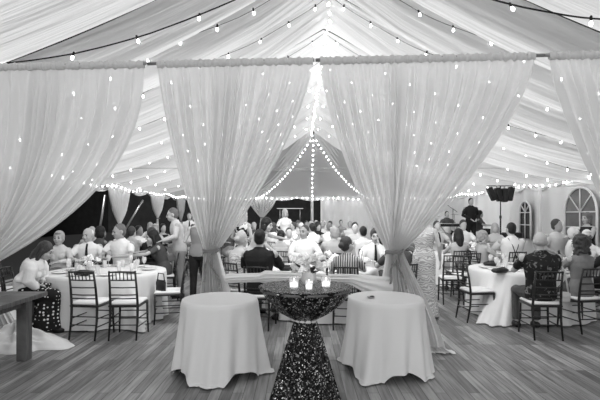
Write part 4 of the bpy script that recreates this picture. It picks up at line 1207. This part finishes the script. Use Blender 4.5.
# keyboard
t = thing('keyboard', 'black stage keyboard on crossed stand left of standing musician', 'keyboard', (gx(450, 15.8), 15.8, SZ))
MB().rbox((0, 0, .88), (.42, .15, .05), .01).build('case', mat('keyboard_black', .012, .35), t, smooth=False)
mk = MB()
for i in range(28): mk.box((-.365+.027*i, .06, .935), (.012, .075, .006))
mk.build('keys', CHINA, t, smooth=False)
for s in (-1, 1): MB().tube([(s*.3, -.1, 0), (-s*.3, .1, .83)], .015, 6).build('leg', METAL, t)
# mic stand
t = thing('microphone_stand', 'thin boom microphone stand beside the keyboard', 'stand', (gx(452, 15.6), 15.5, SZ))
MB().lathe([(.14, 0), (.14, .015), (.02, .03)], n=16).build('base', BLACKW, t); MB().tube([(0, 0, .02), (0, 0, 1.45)], .012, 6).build('pole', BLACKW, t)
MB().tube([(.15, 0, 1.35), (-.25, 0, 1.62)], .009, 6).build('boom', BLACKW, t); MB().ell((-.28, 0, 1.64), (.04, .03, .03)).build('microphone', METAL, t)
# drums
t = thing('drum_kit', 'small drum kit with cymbal behind the keyboard', 'drums', (gx(444, 16.9), 16.9, SZ))
MB().lathe([(.16, .0), (.165, .01), (.165, .30), (.16, .31)], (.1, 0, .55), 20).build('snare_drum', CHINA, t)
MB().tube([(0, -.2, .3), (0, .2, .3)], .29, 24).build('bass_drum', mat('drum_grey', .25, .3), t)
MB().lathe([(.22, 0), (.05, .02), (.01, .03)], (-.3, 0, 1.18), 24).build('cymbal', METAL, t); MB().lathe([(.2, 0), (.05, .02), (.01, .03)], (.4, 0, 1.25), 24).build('cymbal', METAL, t)
for x_, z_ in ((-.3, 1.18), (.4, 1.25), (.1, .55)): MB().tube([(x_, .02, 0), (x_, .02, z_)], .012, 6).build('stand', METAL, t)
person('drummer sitting behind the drum kit', 447, 17.4, 0, sit(), 'm', 'short', C_DGREY, 'trousers', C_BLACK, 'short', H_BLACK, z=SZ, stool=False, scale=1.02)
t = thing('drum_stool', 'small round stool under the drummer', 'stool', (gx(447, 17.4), 17.4, SZ))
MB().lathe([(.15, .42), (.17, .43), (.17, .47), (.15, .48)], n=20).build('seat', BLK, t)
for i in range(3): MB().tube([(0, 0, .42), (.2*math.cos(i*2.1), .2*math.sin(i*2.1), 0)], .012, 6).build('leg', METAL, t)

# ---------------------------------------------------------------- lights
def area(loc, size, power, rot=(PI, 0, 0), sy=None):
    l = bpy.data.lights.new('area', 'AREA'); l.energy = power; l.shape = 'RECTANGLE'; l.size = size; l.size_y = sy or size
    o = bpy.data.objects.new('area_light', l); COL.objects.link(o); o.location = loc; o.rotation_euler = rot; return o
l = bpy.data.lights.new('roof_glow', 'SUN'); l.energy = 5.2; l.angle = q(12)  # added lamp outside the night tent, makes the translucent roof glow
o = bpy.data.objects.new('roof_glow_fill', l); COL.objects.link(o); o.location = (0, 10, 12); o.rotation_euler = (q(38), 0, 0)
area((0, 6.3, 3.25), 6, 130, rot=(q(50), 0, 0), sy=.4)  # added fill above the rod, brightens the crowd, back turned to camera
for a_, b_, p_ in (((2.2, 10.5, 3.2), (-7, 20, 1.2), 120), ((-1.2, 10, 3.2), (8.4, 17, 1.2), 110)):  # two added fills, one towards the left drapes, one towards the right wall
    o = area(a_, 3.5, p_, sy=.4); o.rotation_euler = (Vector(b_)-Vector(a_)).to_track_quat('-Z', 'Y').to_euler()
area((3.5, 17.5, 3.1), 6, 120, rot=(q(75), 0, 0), sy=.4)  # added fill that brightens the back wall
area((0, -3.0, 2.6), 6, 205, rot=(q(78), 0, 0), sy=2.5)  # added front fill from behind the camera for foreground and curtains
for y, p in ((12, 22), (16.5, 22)):  # unseen upward fills added for a brighter ceiling deeper in the tent
    area((-3.2, y, 2.3), 4.5, p, sy=3); area((4.2, y, 2.3), 4.5, p, sy=3)
def spot(loc, tgt, power, ang=70, size=.4):
    l = bpy.data.lights.new('spot', 'SPOT'); l.energy = power; l.spot_size = q(ang); l.spot_blend = .8; l.shadow_soft_size = size
    o = bpy.data.objects.new('spot_light', l); COL.objects.link(o); o.location = loc
    o.rotation_euler = (Vector(tgt)-Vector(loc)).to_track_quat('-Z', 'Y').to_euler()
W = bpy.data.worlds.new('world'); SC.world = W; W.use_nodes = True
W.node_tree.nodes['Background'].inputs[0].default_value = (.035, .035, .035, 1); W.node_tree.nodes['Background'].inputs[1].default_value = 1
SC.cycles.max_bounces = 8; SC.cycles.transparent_max_bounces = 16
SC.cycles.sample_clamp_indirect = 6
